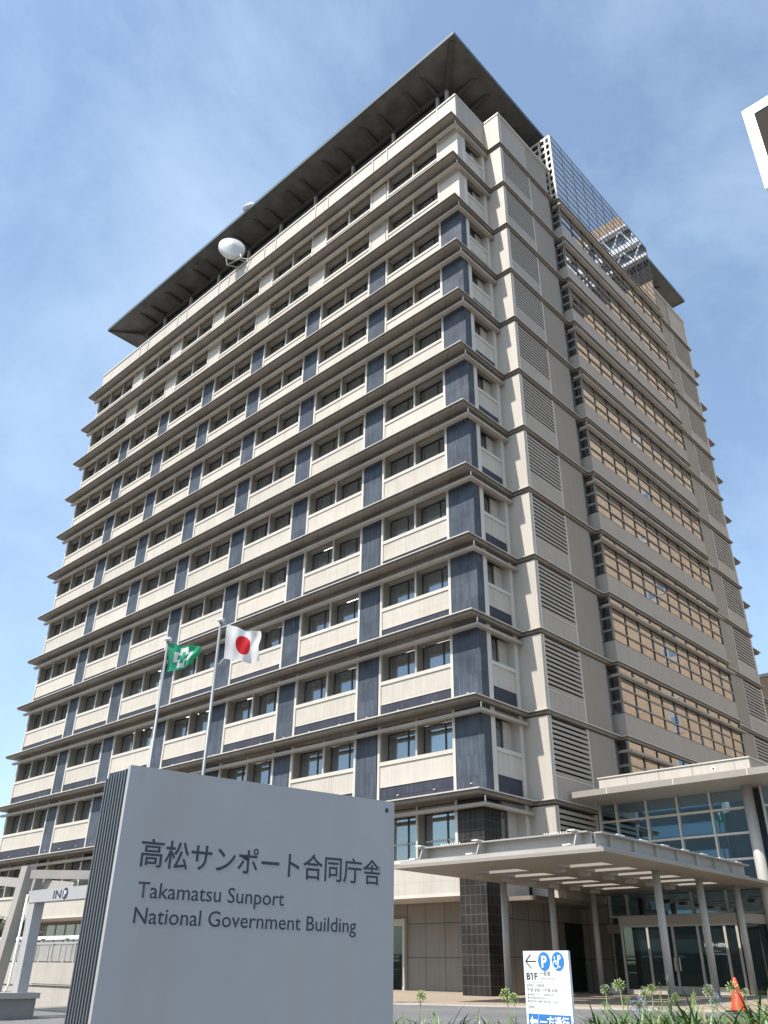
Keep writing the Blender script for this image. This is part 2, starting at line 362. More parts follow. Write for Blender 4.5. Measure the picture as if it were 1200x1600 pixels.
def text_mesh(name, body, parent, o, e, upv, h, m, width=None, depth=.003, bold=0.0):
    """lettering lying on a plane: o = lower left of the line, e = reading direction; h = cap height (approx)"""
    cu = bpy.data.curves.new('lettering', 'FONT'); cu.body = body; cu.size = 1; cu.extrude = 0; cu.offset = bold; cu.resolution_u = 3
    tmp = bpy.data.objects.new('lettering', cu); C.objects.link(tmp)
    dg = bpy.context.evaluated_depsgraph_get(); dg.update()
    me = bpy.data.meshes.new_from_object(tmp.evaluated_get(dg)); bpy.data.objects.remove(tmp)
    xs = [v.co.x for v in me.vertices]; ys = [v.co.y for v in me.vertices]
    if not xs: return None
    x0, x1, y0, y1 = min(xs), max(xs), min(ys), max(ys)
    e = Vector(e).normalized(); upv = Vector(upv).normalized(); nrm = e.cross(upv)
    base = org(parent); o = Vector(o)
    sy = h/.73; sx = (width/(x1-x0)) if width else sy
    for v in me.vertices:
        p = o + e*((v.co.x-x0)*sx) + upv*(v.co.y*sy) + nrm*depth
        v.co = (p.x-base.x, p.y-base.y, p.z+Z0-base.z)
    me.materials.clear(); me.materials.append(m)
    for p in me.polygons: p.material_index = 0
    ob = bpy.data.objects.new(name, me); C.objects.link(ob); ob.parent = parent
    return ob
def disc(mb, o, e, upv, r, m, depth=.003, n=28, rin=0):
    o = Vector(o); e = Vector(e).normalized(); upv = Vector(upv).normalized(); nr = e.cross(upv)
    P = lambda k, rr: o + nr*depth + e*(math.cos(2*math.pi*k/n)*rr) + upv*(math.sin(2*math.pi*k/n)*rr)
    if rin == 0: mb.face([P(k, r) for k in range(n)], m)
    else:
        for k in range(n): mb.face([P(k, rin), P(k, r), P(k+1, r), P(k+1, rin)], m)

# ================================================================== GROUND
def sheet(name, xs, ys, m, dz=0.0):
    mb = MB()
    for i in range(len(xs)-1):
        for j in range(len(ys)-1):
            q = [(xs[i], ys[j]), (xs[i+1], ys[j]), (xs[i+1], ys[j+1]), (xs[i], ys[j+1])]
            mb.face([(x, y, GZ(x, y)+dz) for x, y in q], m)
    return setting(mb.build(name))
sheet('ground', [-3000, -300, -60, 0, 30, 60, 300, 3000], [-3000, -300, -40, -5.2, 40, 300, 3000], M['plinth'], -.08)
sheet('road', [-90, 0, 30, 90], [-40, -15, -5.2], M['asphalt'], -.03)
sheet('plaza', [-60, 0, 14, 30], [-5.05, 2, 10, 40], M['paving'], .0)
kb = MB()
for x0, x1 in ((-60, 0), (0, 30)):
    kb.hexa([(x0, -5.2, GZ(x0, -5.2)-.07), (x1, -5.2, GZ(x1, -5.2)-.07), (x1, -5.05, GZ(x1, -5.2)-.07), (x0, -5.05, GZ(x0, -5.2)-.07),
             (x0, -5.2, GZ(x0, -5.2)+.012), (x1, -5.2, GZ(x1, -5.2)+.012), (x1, -5.05, GZ(x1, -5.05)+.012), (x0, -5.05, GZ(x0, -5.05)+.012)], M['concrete'])
setting(kb.build('kerb'))

# ================================================================== OFFICE BUILDING
BL, BD = -47.58, 38.2           # eave outline: x BL..0, y 0..BD
ob = thing('office_building', (-23.8, 19.1, -7.58), 'thirteen storey beige government office block with blue tiled pillars and deep eaves', 'building')
FL = 12
outline = [(BL, 0), (0, 0), (0, 4.1), (1.04, 4.1), (1.04, 10.95), (1.42, 10.95), (1.42, 27.2), (1.04, 27.2), (1.04, 34.12), (0, 34.12), (0, BD), (BL, BD)]
inner = [(BL+.14, .12), (-.12, .12), (-.12, 4.22), (.94, 4.22), (.94, 11.05), (1.33, 11.05), (1.33, 27.1), (.94, 27.1), (.94, 34.0), (-.12, 34.0), (-.12, BD-.12), (BL+.14, BD-.12)]
for k in range(FL):
    z = 4.0*k
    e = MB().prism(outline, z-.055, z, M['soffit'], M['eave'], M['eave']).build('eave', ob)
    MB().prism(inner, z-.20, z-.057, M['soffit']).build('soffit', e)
colx = [-7.66-6.38*j for j in range(6)]
WY = 1.08                       # plane of the front facade
bays = [(-6.86, -2.02)] + [(colx[j+1]+.70, colx[j]-.70) for j in range(5)] + [(-47.12, colx[5]-.70)]
def win(parent, x0, x1, z0, z1, y, transom=None, blind=0.0, axis='x', stuff=None):
    """one window in a facade opening; axis x: faces -Y at plane y; axis y: faces +X at plane y"""
    F = M['frame']
    g, f = (MB(), MB()) if stuff is None else stuff
    def bx(mb, a0, a1, d0, d1, c0, c1, m):
        if axis == 'x': mb.box(a0, a1, y+d0, y+d1, c0, c1, m)
        else: mb.box(y-d0, y-d1, a0, a1, c0, c1, m)
    w = .05
    bx(g, x0+.01, x1-.01, .035, .045, z0+.01, z1-.01, M['win'])
    bx(f, x0, x0+w, 0, .08, z0, z1, F); bx(f, x1-w, x1, 0, .08, z0, z1, F)
    bx(f, x0+w, x1-w, .002, .082, z0, z0+w, F); bx(f, x0+w, x1-w, .002, .082, z1-w, z1, F)
    xm = x0+(x1-x0)*.60 if x1-x0 > 1.5 else (x0+x1)/2
    bx(f, xm-.03, xm+.03, -.01, .078, z0+w, z1-w, F)
    if transom: bx(f, x0+w, x1-w, -.006, .074, transom, transom+.07, M['paleframe'])
    if stuff is not None: return
    o = g.build('window', parent); f.build('window_frame', o)
    if blind > 0:
        b = MB(); bx(b, x0+.05, x1-.05, .09, .10, z1-(z1-z0)*blind, z1-.02, M['blind']); b.build('blind', o)
rest = (MB(), MB()); restblind = MB()
P_ = .15
fins = {}
for bi, (x0, x1) in enumerate(bays):
    # full height posts at both sides of every bay and the thin fins between its windows
    for a, b2 in ((x0, x0+P_), (x1-P_, x1)): MB().box(a, b2, WY-.04, WY+.06, -2.6, 43.75, M['trim']).box(a+.004, b2-.004, WY+.06, WY+.64, -2.6, 43.75, M['reveal']).build('wall_post', ob)
    fins[bi] = [(x0+x1)/2] if bi < 6 else [x0+(x1-x0)/3, x0+(x1-x0)*2/3]
    for xm in fins[bi]: MB().box(xm-.05, xm+.05, WY+.06, WY+.12, -2.5, 43.75, M['trim']).box(xm-.046, xm+.046, WY+.12, WY+.64, -2.5, 43.75, M['reveal']).build('window_fin', ob)
for k in range(-1, FL-1):
    z = 4.0*k
    upper = k >= 9
    for bi, (x0, x1) in enumerate(bays):
        sill = 2.06 if k >= 0 else 1.58
        s = MB()
        if k >= 0:
            s.box(x0+P_, x1-P_, WY+.02, WY+.5, z+.90 if not upper else z+.002, z+sill-.18, M['beige_rib'])
            sp = s.build('spandrel_panel', ob)
            if not upper:
                b = MB().box(x0+P_, x1-P_, WY+.03, WY+.5, z+.003, z+.868, M['band']).box(x0+P_, x1-P_, WY+.005, WY+.5, z+.868, z+.90, M['trim'])
                for t in (.27, .73):
                    xx = x0+(x1-x0)*t; b.box(xx-.07, xx+.07, WY-.01, WY+.03, z+.42, z+.445, M['alu']); b.box(xx-.02, xx+.02, WY-.03, WY+.03, z+.39, z+.42, M['alu'])
                b.build('tile_band', sp)
            MB().box(x0+P_, x1-P_, WY-.035, WY+.55, z+sill-.18, z+sill, M['trim']).build('sill', sp)
        else:
            s.box(x0-.7, x1+.7, WY+.03, WY+.5, z+.14, z+1.42, M['beige_rib'])
            sp = s.build('spandrel_panel', ob)
            MB().box(x0-.3, x1+.3, WY-.05, WY+.62, z+1.422, z+sill, M['trim']).box(x0-.7, x1+.7, WY+.0, 3.6, z+.02, z+.14, M['trim']).build('sill', sp)
        MB().box(x0+P_, x1-P_, WY+.2, WY+.5, z+3.5, z+3.757, M['reveal']).build('head_beam', ob)
        edges = [x0+P_]+[e_ for xm in fins[bi] for e_ in (xm-.06, xm+.06)]+[x1-P_]
        for a, b2 in zip(edges[0::2], edges[1::2]):
            rnd = random.random()
            if k >= 5: bl = .0 if rnd < .5 else random.uniform(.5, 1)
            elif k >= 2: bl = random.choice([0, .7, .85, 1.0, 1.0, 1.0])
            else: bl = random.choice([0, 0, .25, .6, .9])
            if k <= 5: win(ob, a, b2, z+sill, z+3.5, WY+.56, z+sill+.72 if k == -1 else None, bl)
            else:
                win(ob, a, b2, z+sill, z+3.5, WY+.56, stuff=rest)
                if bl: restblind.box(a+.05, b2-.05, WY+.65, WY+.66, z+3.5-(1.44)*bl, z+3.48, M['blind'])
wr = stuffpart(rest[0].build('window', ob)); stuffpart(rest[1].build('window_frame', wr)); stuffpart(restblind.build('blind', wr))
# pillars between bays
for cx in colx:
    MB().box(cx-.70, cx+.70, WY, WY+.8, .002, 35.6, M['blue']).build('wall_column', ob)
    MB().box(cx-.70, cx+.70, WY, WY+.8, 36.002, 43.6, M['beige']).build('wall_column', ob)
    MB().box(cx-.70, cx+.70, WY, WY+.8, -2.4, -.3, M['darktile']).build('wall_column', ob)
# small metal fixtures at the pillar feet
fx = MB()
for k in range(0, 5):
    for cx in colx+[-1.2]:
        fx.box(cx-.07, cx+.07, WY-.045, WY, 4*k+.42, 4*k+.445, M['alu']).box(cx-.02, cx+.02, WY-.06, WY, 4*k+.39, 4*k+.42, M['alu'])
stuffpart(fx.build('fixture', ob))
# corner pillar
MB().box(-2.02, -.40, WY-.01, 1.62, .003, 35.7, M['blue']).build('corner_pillar', ob)
MB().box(-2.02, -.40, WY-.01, 1.62, 36.003, 43.7, M['beige']).build('corner_pillar', ob)
MB().box(-2.02, -.62, WY-.01, 2.2, -7.75, -.25, M['darktile']).build('corner_pillar', ob)
# left end wall, back and far walls, core
BX('end_wall', ob, -47.28, -47.121, 1.12, 37.1, -7.9, 43.8, M['beige'])
BX('rear_wall', ob, -47.12, -.4, 36.9, 37.1, -7.9, 43.8, M['beige'])
BX('core_wall', ob, -45.8, -3.2, 7.6, 31, -7.9, 43.9, M['core'])
# B side corner bay: y 1.62 .. 4.3
X = -.42
MB().box(X-.62, X+.02, 1.622, 1.95, .003, 43.75, M['trim']).build('wall_post', ob)
MB().box(X-.62, X+.05, 3.84, 4.06, -2.6, 43.75, M['trim']).build('wall_post', ob)
MB().box(X-.62, X-.02, 4.06, 4.3, -2.6, 43.75, M['beige']).build('wall_post', ob)
for k in range(-1, FL-1):
    z = 4.0*k
    y0 = 1.95 if k >= 0 else 2.21
    z1 = z+(2.06 if k >= 0 else 1.58)
    if k >= 0:
        s = MB().box(X-.3, X-.03, y0, 3.84, z+.87 if k < 9 else z+.003, z1-.18, M['beige_rib']).build('spandrel_panel', ob)
        if k < 9: MB().box(X-.3, X-.02, y0, 3.84, z+.003, z+.86, M['band']).build('tile_band', s)
        MB().box(X-.6, X+.03, y0, 3.84, z1-.18, z1, M['trim']).build('sill', s)
    else:
        s = MB().box(X-.3, X-.03, y0, 3.84, z-.0, z+1.40, M['beige']).build('spandrel_panel', ob)
        MB().box(X-.6, X+.01, y0, 3.84, z+1.402, z1, M['trim']).build('sill', s)
    MB().box(X-.3, X-.04, y0, 3.84, z+3.5, z+3.757, M['reveal']).build('head_beam', ob)
    win(ob, y0, 3.15, z1, z+3.5, X-.5, axis='y', transom=z1+.72 if k == -1 else None, blind=random.choice([.6, 1.0, 1.0]))
    MB().box(X-.52, X-.42, 3.15, 3.84, z1, z+3.5, M['beige']).build('wall_panel', ob)
# sunshade bars
for k in range(-1, FL-1):
    z = 4.0*k
    a = MB().box(BL+.4, -.12, .56, .82, z+3.36, z+3.50, M['shade']).box(-.38, -.12, .821, 4.22, z+3.361, z+3.499, M['shade'])
    sb = a.build('sunshade', ob)
    h = MB().box(-.19, -.15, .60, .64, z+3.50, z+3.76, M['white'])
    h.build('hanger', sb)
# pier and B facade
for k in range(0, FL+1):
    z = 4.0*(k-1)+.003; zt = z+3.74 if k < FL else 47.2
    for mir in (0, 1):
        Y = (lambda y: y) if not mir else (lambda y: 38.2-y)
        w = MB()
        w.box(-.6, .88, Y(4.3), Y(4.46), z, zt, M['beige'])
        w.box(.55, .90, Y(4.462), Y(4.58), z, zt, M['trim'])
        if mir and k == FL: zt = 47.2
        w.box(.5, .86, Y(4.58), Y(7.8), z, z+1.02 if k < FL else zt, M['grey_panel'])
        w.box(.5, .87, Y(7.8), Y(7.93), z, zt, M['trim'] if k < FL else M['smooth_panel'])
        w.box(.5, .84, Y(7.93), Y(10.5), z, zt, M['smooth_panel'])
        w.box(.2, .42, Y(10.5), Y(11.3), z, zt, M['slot'])
        w.build('wall_panel', ob)
        if k < FL:
            l = MB(); nb = 11
            for i in range(nb):
                zz = z+1.10+i*(zt-z-1.14)/nb; p_ = (zt-z-1.14)/nb
                y0_, y1_ = sorted((Y(4.58), Y(7.8)))
                l.hexa([(.885, y0_, zz), (.885, y1_, zz), (.70, y1_, zz+p_*.55), (.70, y0_, zz+p_*.55), (.885, y0_, zz+p_*.60), (.885, y1_, zz+p_*.60), (.70, y1_, zz+p_*.98), (.70, y0_, zz+p_*.98)], M['louver'])
            lo = l.build('louver', ob)
            y0_, y1_ = sorted((Y(4.58), Y(7.8)))
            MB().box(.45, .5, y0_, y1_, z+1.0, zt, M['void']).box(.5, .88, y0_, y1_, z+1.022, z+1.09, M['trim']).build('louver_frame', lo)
# bay windows, 10 modules
BY0, BY1 = 11.1, 27.05; NM = 10; mw = (BY1-BY0)/NM
for k in range(0, FL-1):
    z = 4.0*k; X = 1.30
    b = MB().box(.43, X, BY0, BY1, z+.003, z+1.18, M['grey_panel']).build('bay_spandrel', ob)
    g = MB(); edges = [1.2, 1.82, 2.54, 3.24, 3.755]
    for i in range(NM):
        ya = BY0+.05+i*(BY1-BY0-.1)/NM; yb_ = ya+(BY1-BY0-.1)/NM
        for za, zc in zip(edges[:-1], edges[1:]):
            a1, a2, a3 = (random.gauss(0, .0035) for _ in range(3))
            g.hexa([(X-.1, ya, z+za), (X-.07+a1, ya, z+za), (X-.07+a2, yb_, z+za), (X-.1, yb_, z+za), (X-.1, ya, z+zc), (X-.07+a3, ya, z+zc), (X-.07+a2+a3-a1, yb_, z+zc), (X-.1, yb_, z+zc)], M['bayglass'])
    g = g.box(.45, X-.1, BY0+.045, BY0+.06, z+1.2, z+3.755, M['bayglass']).box(.45, X-.1, BY1-.06, BY1-.045, z+1.2, z+3.755, M['bayglass']).build('bay_window', ob)
    f = MB()
    for i in range(NM+1):
        y = BY0+.04+i*(BY1-BY0-.08)/NM; f.box(X-.059, X-.015, y-.022, y+.022, z+1.24, z+3.755, M['mull'])
    for h_ in (1.82, 2.54, 3.24): f.box(X-.058, X+.0, BY0, BY1, z+h_-.032, z+h_+.032, M['mullbar'])
    f.box(.45, X-.01, BY0-.01, BY1+.01, z+1.18, z+1.24, M['mull'])
    for yy, s_ in ((BY0, 1), (BY1, -1)):
        f.box(X-.12, X+.005, yy, yy+.05*s_, z+1.24, z+3.755, M['mullbar'])
        for h_ in (1.82, 2.54, 3.24): f.box(.45, X-.12, yy, yy+.05*s_, z+h_-.06, z+h_+.06, M['mullbar'])
        f.box(.45, .56, yy+.002*s_, yy+.05*s_, z+1.24, z+3.755, M['mullbar'])
    f.build('window_frame', g)
    MB().box(X+.0, X+.26, BY0-.25, BY1+.25, z+3.14, z+3.26, M['shade']).box(.86, X-.002, BY0-.24, BY0-.04, z+3.142, z+3.258, M['shade']).build('sunshade', ob)
# glazed crown above the bay
X = 1.28; z0, z1 = 44.003, 51.4; NR = 10; rh = (z1-z0)/NR
g = MB().box(X-.06, X-.03, BY0+.05, BY1-.05, z0, z1-.04, M['bayglass']).build('glass_crown', ob)
f = MB()
for i in range(NM+1):
    y = BY0+.04+i*(BY1-BY0-.08)/NM; f.box(X-.1, X-.01, y-.014, y+.014, z0, z1, M['crownline'])
for i in range(NR+1):
    f.box(X-.029, X+.0, BY0, BY1, z0+i*rh-.014, z0+i*rh+.014, M['crownline'])
f.build('window_frame', g)
s = MB()
for yy in (BY0, BY1-.1):
    for xx in (.2, .75, X-.11): s.box(xx-.07, xx+.07, yy, yy+.1, z0, z1, M['alu'])
    for i in range(NR+1): s.box(-1.6, X-.11, yy+.01, yy+.09, z0+i*rh-.12, z0+i*rh+.10, M['alu'])
for i in range(1, NM):
    y = BY0+i*mw
    s.bar((-1.2, y, 44.2), (X-.3, y, 49.5), .1, .14, M['post'])
s.build('screen_frame', g)
# parapet
pp = MB().box(BL+.3, -.41, WY-.02, WY+.2, 44.003, 47.15, M['beige']).box(-.7, -.40, WY+.2, 4.3, 44.003, 47.15, M['grey_panel'])
par = pp.build('parapet', ob)
cap = MB().box(BL+.25, -.36, WY-.08, WY+.26, 47.15, 47.3, M['trim'])
cap.build('coping', par)
MB().box(-.75, -.361, WY+.26, 4.25, 47.151, 47.299, M['trim']).build('coping', par)
MB().box(-.3, .96, 4.25, 4.5, 47.2, 47.36, M['trim']).box(.45, .961, 4.5, 11.0, 47.201, 47.359, M['trim']).build('coping', par)
cap = MB().box(.45, .961, 27.2, 33.95, 47.201, 47.359, M['trim'])
cap.build('coping', par)
j = MB()
for c_ in colx:
    for d_ in (-.74, .74): j.box(c_+d_-.05, c_+d_+.05, WY-.06, WY-.02, 44.005, 47.15, M['trim'])
j.box(-2.1, -2.0, WY-.06, WY-.02, 44.005, 47.15, M['trim'])
for i in range(14): 
    xx = -4.2-3.18*i; j.box(xx-.01, xx+.01, WY-.025, WY-.02, 44.005, 47.15, M['slot'])
for c_ in colx:
    for d_ in (-.74, .74): j.box(c_+d_+.052, c_+d_+.10, WY-.024, WY-.0205, 44.005, 47.02, M['slot'])
j.box(BL+.3, -.42, WY-.0245, WY-.021, 47.03, 47.15, M['slot'])
j.build('joint', par)
# roof
RZ = 52.9
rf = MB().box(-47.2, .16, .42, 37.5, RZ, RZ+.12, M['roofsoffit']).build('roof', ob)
MB().box(-47.28, .24, .34, .42, RZ-.03, RZ+.3, M['fascia']).box(.16, .24, .42, 37.58, RZ-.03, RZ+.3, M['fascia']).box(-47.28, -47.2, .42, 37.58, RZ-.03, RZ+.3, M['fascia']).box(-47.2, .16, 37.5, 37.58, RZ-.03, RZ+.3, M['fascia']).build('roof_edge', rf)
ix, iy = -2.75, 3.2
def bracket(a, b): MB().hexa([(Vector(a)+Vector(q)) for q in ((-.09, -.09, -.30), (.09, -.09, -.30), (.09, .09, -.30), (-.09, .09, -.30), (-.09, -.09, 0), (.09, -.09, 0), (.09, .09, 0), (-.09, .09, 0))] if False else
        [Vector(a)+Vector((-.12, -.12, -.46)), Vector(a)+Vector((.12, .12, -.46)), Vector(b)+Vector((.13, .13, -.10)), Vector(b)+Vector((-.13, -.13, -.10)),
         Vector(a)+Vector((-.12, -.12, 0)), Vector(a)+Vector((.12, .12, 0)), Vector(b)+Vector((.12, .12, 0)), Vector(b)+Vector((-.12, -.12, 0))], M['rib']).build('roof_bracket', rf)
zb = RZ-.002
xs = []
x = ix-.9
while x > -44: xs.append(x); xs.append(x-1.75); x -= 4.6
for x in xs:
    if x > -45: bracket((x, iy, zb), (x, 1.35, zb))
for i in range(9):
    for d_ in (0, 1.75):
        y = iy+.9+4.0*i+d_
        if y < 34.5: bracket((ix, y, zb), (-.8, y, zb))
bracket((ix, iy, zb), (-.15, .65, zb)); bracket((-44.4, iy, zb), (-46.9, .65, zb))
MB().box(-44.5, ix+.1, iy-.1, iy+.12, RZ-.62, RZ-.003, M['rib']).box(ix-.1, ix+.11, iy+.121, 35, RZ-.62, RZ-.003, M['rib']).build('roof_beam', rf)
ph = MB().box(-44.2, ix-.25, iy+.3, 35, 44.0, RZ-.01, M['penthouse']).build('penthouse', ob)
ps = MB()
for x in xs[::2]+[ix]: ps.box(x-.11, x+.11, iy-.12, iy+.1, 44.0, RZ-.62, M['post'])
ps.build('roof_post', rf)
# ground floor recess, walls
rw = MB().box(-46.4, -.62, 3.7, 3.9, -8.2, -3.95, M['stone']).box(-.62, -.45, 2.21, 7.9, -7.9, -4.0, M['stone']).build('ground_floor_wall', ob)
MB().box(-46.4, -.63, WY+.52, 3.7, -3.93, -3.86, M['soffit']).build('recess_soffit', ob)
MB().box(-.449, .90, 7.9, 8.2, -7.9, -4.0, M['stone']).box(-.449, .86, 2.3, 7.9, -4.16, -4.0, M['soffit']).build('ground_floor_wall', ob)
dl = MB()
for x in (-2.6, -3.9, -5.2, -6.5, -7.8):
    for yy in (1.6, 2.6): dl.tube([(x+(yy-1.6)*.6, yy, -3.96), (x+(yy-1.6)*.6, yy, -3.925)], .13, M['trim'], 14)
stuffpart(dl.build('downlight', ob))
dg_ = MB().box(-9.2, -7.3, 3.64, 3.7, -7.7, -4.9, M['doorglass'])
gd = dg_.build('ground_floor_door', ob)
MB().box(-7.42, -7.28, 3.5, 3.7, -7.7, -4.6, M['paleframe']).box(-8.3, -8.22, 3.58, 3.64, -7.7, -4.9, M['paleframe']).box(-9.2, -7.42, 3.56, 3.64, -4.9, -4.6, M['paleframe']).build('door_frame', gd)
gw = MB().box(-45, -10, 3.60, 3.66, -6.4, -4.2, M['win']).build('ground_floor_window', ob)
f = MB()
x = -45
while x < -10: f.box(x-.04, x+.04, 3.54, 3.60, -6.4, -4.2, M['paleframe']); x += 1.4
f.box(-45, -10, 3.5, 3.6, -6.5, -6.4, M['paleframe']).build('window_frame', gw)
td = MB().box(-.45, -.42, 6.4, 7.8, -7.4, -4.8, M['doorglass']).build('side_door', ob)
# interior ceiling lamps seen through the lower windows
for k in range(0, 4):
    for (x0, x1) in bays[:5]:
        for xx in ((x0*.72+x1*.28), (x0*.28+x1*.72)):
            yl = random.choice((1.95, 2.2, 2.6)); MB().box(xx-.6, xx+.6, yl, yl+.22, 4*k+3.70, 4*k+3.755, M['lamp']).build('ceiling_light', ob)

# ================================================================== ENTRANCE HALL
eh = thing('entrance_hall', (5, 10, -7.4), 'glazed entrance hall with white mullions and a flat pale roof beside the tower', 'building')
GY = 8.06
roof = MB().box(1.06, 17, 5.5, 20, .16, .42, M['canopy']).build('roof', eh)
MB().box(2.15, 8.95, 6.1, 6.3, .421, .95, M['beige']).box(8.75, 8.95, 6.3, 20, .421, .95, M['grey_panel']).box(2.15, 2.35, 6.3, 9, .421, .95, M['grey_panel']).build('parapet', roof)
MB().box(2.1, 9.0, 6.05, 6.35, .95, 1.0, M['trim']).box(8.7, 9.0, 6.35, 20, .951, 1.001, M['trim']).build('coping', roof)
jj = MB()
for x in (3.55, 5.05, 6.55, 8.35): jj.box(x-.008, x+.008, 6.094, 6.1, .43, .95, M['slot'])
for x in (2.8, 5.9, 9.0, 12.1): jj.box(x-.01, x+.01, 5.494, 5.5, .17, .42, M['white'])
disc(jj, (7.45, 6.1, .72), (1, 0, 0), (0, 0, 1), .10, M['white'], .004); disc(jj, (7.45, 6.1, .70), (1, 0, 0), (0, 0, 1), .045, M['void'], .006)
jj.build('joint', roof)
glz = MB().box(.92, 16.8, GY, GY+.03, -4.5, .158, M['hallglass']).build('curtain_wall', eh)
f = MB()
vx = [.96, 1.82, 3.32, 4.80, 6.29, 7.79, 8.5, 9.9, 11.4, 12.9, 14.4]
for x in vx: f.box(x-.035, x+.035, GY-.12, GY, -4.5, .158, M['alu'])
for z in (-.59, -1.57, -2.55, -3.54): f.box(.93, 7.79, GY-.10, GY-.001, z-.04, z+.04, M['alu']); f.box(8.5, 16.8, GY-.10, GY-.001, z-.04, z+.04, M['alu'])
f.box(.93, 16.8, GY-.13, GY-.001, -4.58, -4.5, M['alu'])
f.build('window_frame', glz)
MB().tube([(8.12, 7.5, -7.5), (8.12, 7.5, .158)], .22, M['col'], 24).build('column', eh)
lw = MB().box(.92, 16.8, GY, GY+.03, -7.45, -4.6, M['doorglass']).build('lower_glazing', eh)
f = MB()
for x in (.96, 1.82, 8.2, 9.7, 11.2, 12.7): f.box(x-.05, x+.05, GY-.1, GY, -7.45, -4.6, M['paleframe'])
f.build('window_frame', lw)
MB().box(7.9, 16.8, GY-.5, GY, -5.0, -4.72, M['canopy']).build('head_panel', lw)
MB().box(.92, 2.2, GY-.4, GY, -5.2, -4.85, M['canopy']).build('head_panel', lw)
BX('rear_wall', eh, 1.1, 16.5, 13, 13.2, -7.6, .15, M['core'])
BX('floor_slab', eh, 1.0, 16.5, GY+.05, 13, -7.62, -7.40, M['slot'])
for x in (4.2, 8.9): MB().tube([(x, 10.2, -7.4), (x, 10.2, .15)], .24, M['col'], 20).build('column', eh)
BX('end_wall', eh, 16.5, 16.9, GY+.05, 20, -7.6, .15, M['core'])
# vestibule with automatic doors
VY, V0, V1 = 6.0, 2.52, 7.75
vb = MB().hexa([(V0-.06, VY-.1, -4.98), (V1-.35, VY-.1, -4.98), (V1+.4, GY-.12, -4.98), (V0-.06, GY-.12, -4.98), (V0-.06, VY-.1, -4.65), (V1-.35, VY-.1, -4.65), (V1+.4, GY-.12, -4.65), (V0-.06, GY-.12, -4.65)], M['canopy']).build('vestibule_roof', eh)
vg = MB().box(V0, V1-.4, VY, VY+.03, -7.40, -4.98, M['doorglass']).box(V0-.0, V0+.03, VY+.03, GY-.13, -7.4, -4.98, M['doorglass'])
vg.hexa([(V1-.4, VY, -7.4), (V1-.37, VY, -7.4), (V1+.38, GY-.13, -7.4), (V1+.35, GY-.13, -7.4), (V1-.4, VY, -4.98), (V1-.37, VY, -4.98), (V1+.38, GY-.13, -4.98), (V1+.35, GY-.13, -4.98)], M['doorglass'])
vgo = vg.build('vestibule_glass', eh)
f = MB()
for x in (V0, 3.66, 4.74, 5.78, 6.85, V1-.42): f.box(x-.045, x+.045, VY-.05, VY, -7.42, -4.98, M['paleframe'])
f.box(V0, V1-.42, VY-.045, VY-.001, -5.06, -4.981, M['paleframe'])
for a, b in ((V0+.05, 3.61), (6.9, V1-.47)): f.box(a, b, VY-.04, VY-.001, -7.42, -7.26, M['paleframe'])
for a, b in ((3.71, 4.69), (4.79, 5.73), (5.83, 6.80)): f.box(a, b, VY-.04, VY-.001, -7.42, -7.12, M['paleframe'])
f.build('door_frame', vgo)
h = MB()
for x in (4.70, 4.90): h.box(x-.02, x+.02, VY-.12, VY-.06, -6.6, -6.15, M['alu'])
h.build('door_handle', vgo)
text_mesh('lettering', '高松サンポート合同庁舎', vgo, (5.95, VY, -5.78), (1, 0, 0), (0, 0, 1), .11, M['white'], .82, .004)
text_mesh('lettering', 'Takamatsu Sunport', vgo, (5.95, VY, -5.95), (1, 0, 0), (0, 0, 1), .06, M['white'], .6, .004)
text_mesh('lettering', 'National Government Building', vgo, (5.95, VY, -6.05), (1, 0, 0), (0, 0, 1), .06, M['white'], .82, .004)

# ================================================================== ENTRANCE CANOPY
ec = thing('entrance_canopy', (4.5, 1, -7.45), 'flat pale metal canopy with slot skylights on six round columns at the entrance', 'canopy')
CX0, CX1, CY0, CY1 = .67, 8.8, -6.0, 7.8
holes = []
for yf in (-2.87, -1.29, .29, 1.87, 3.4, 4.95):
    for a, b in ((2.42, 4.12), (5.72, 7.34)): holes.append((a, b, yf-.72, yf))
slab = MB()
ysplit = sorted({CY0+.9, CY1}|{h_[2] for h_ in holes}|{h_[3] for h_ in holes})
ZL, ZU = -3.7, -3.42
for y0, y1 in zip(ysplit[:-1], ysplit[1:]):
    hs = [h_ for h_ in holes if abs(h_[2]-y0) < 1e-6]
    xs_ = [CX0+.9]
    for h_ in sorted(hs): xs_ += [h_[0], h_[1]]
    xs_.append(CX1-.9)
    for a, b in zip(xs_[0::2], xs_[1::2]): slab.box(a, b, y0, y1, ZL+.004, ZU, M['canopy'])
slab.box(CX0+.9, CX1-.9, CY0+.6, CY0+.9, ZL+.004, ZU, M['canopy'])
co = slab.build('canopy_slab', ec)
# thin tapering rim all round
rim = MB()
for (a, b, c_, d_) in (((CX0, CY0), (CX1, CY0), (CX1-.9, CY0+.6), (CX0+.9, CY0+.6)), ((CX1, CY0), (CX1, CY1), (CX1-.9, CY1), (CX1-.9, CY0+.6)), ((CX0, CY1), (CX0, CY0), (CX0+.9, CY0+.6), (CX0+.9, CY1))):
    lo = [(p[0], p[1], ZL) for p in (a, b, c_, d_)]; hi = [(a[0], a[1], ZL+.10), (b[0], b[1], ZL+.10), (c_[0], c_[1], ZU), (d_[0], d_[1], ZU)]
    rim.hexa(lo+hi, M['canopy'])
rim.build('rim', co)
g = MB()
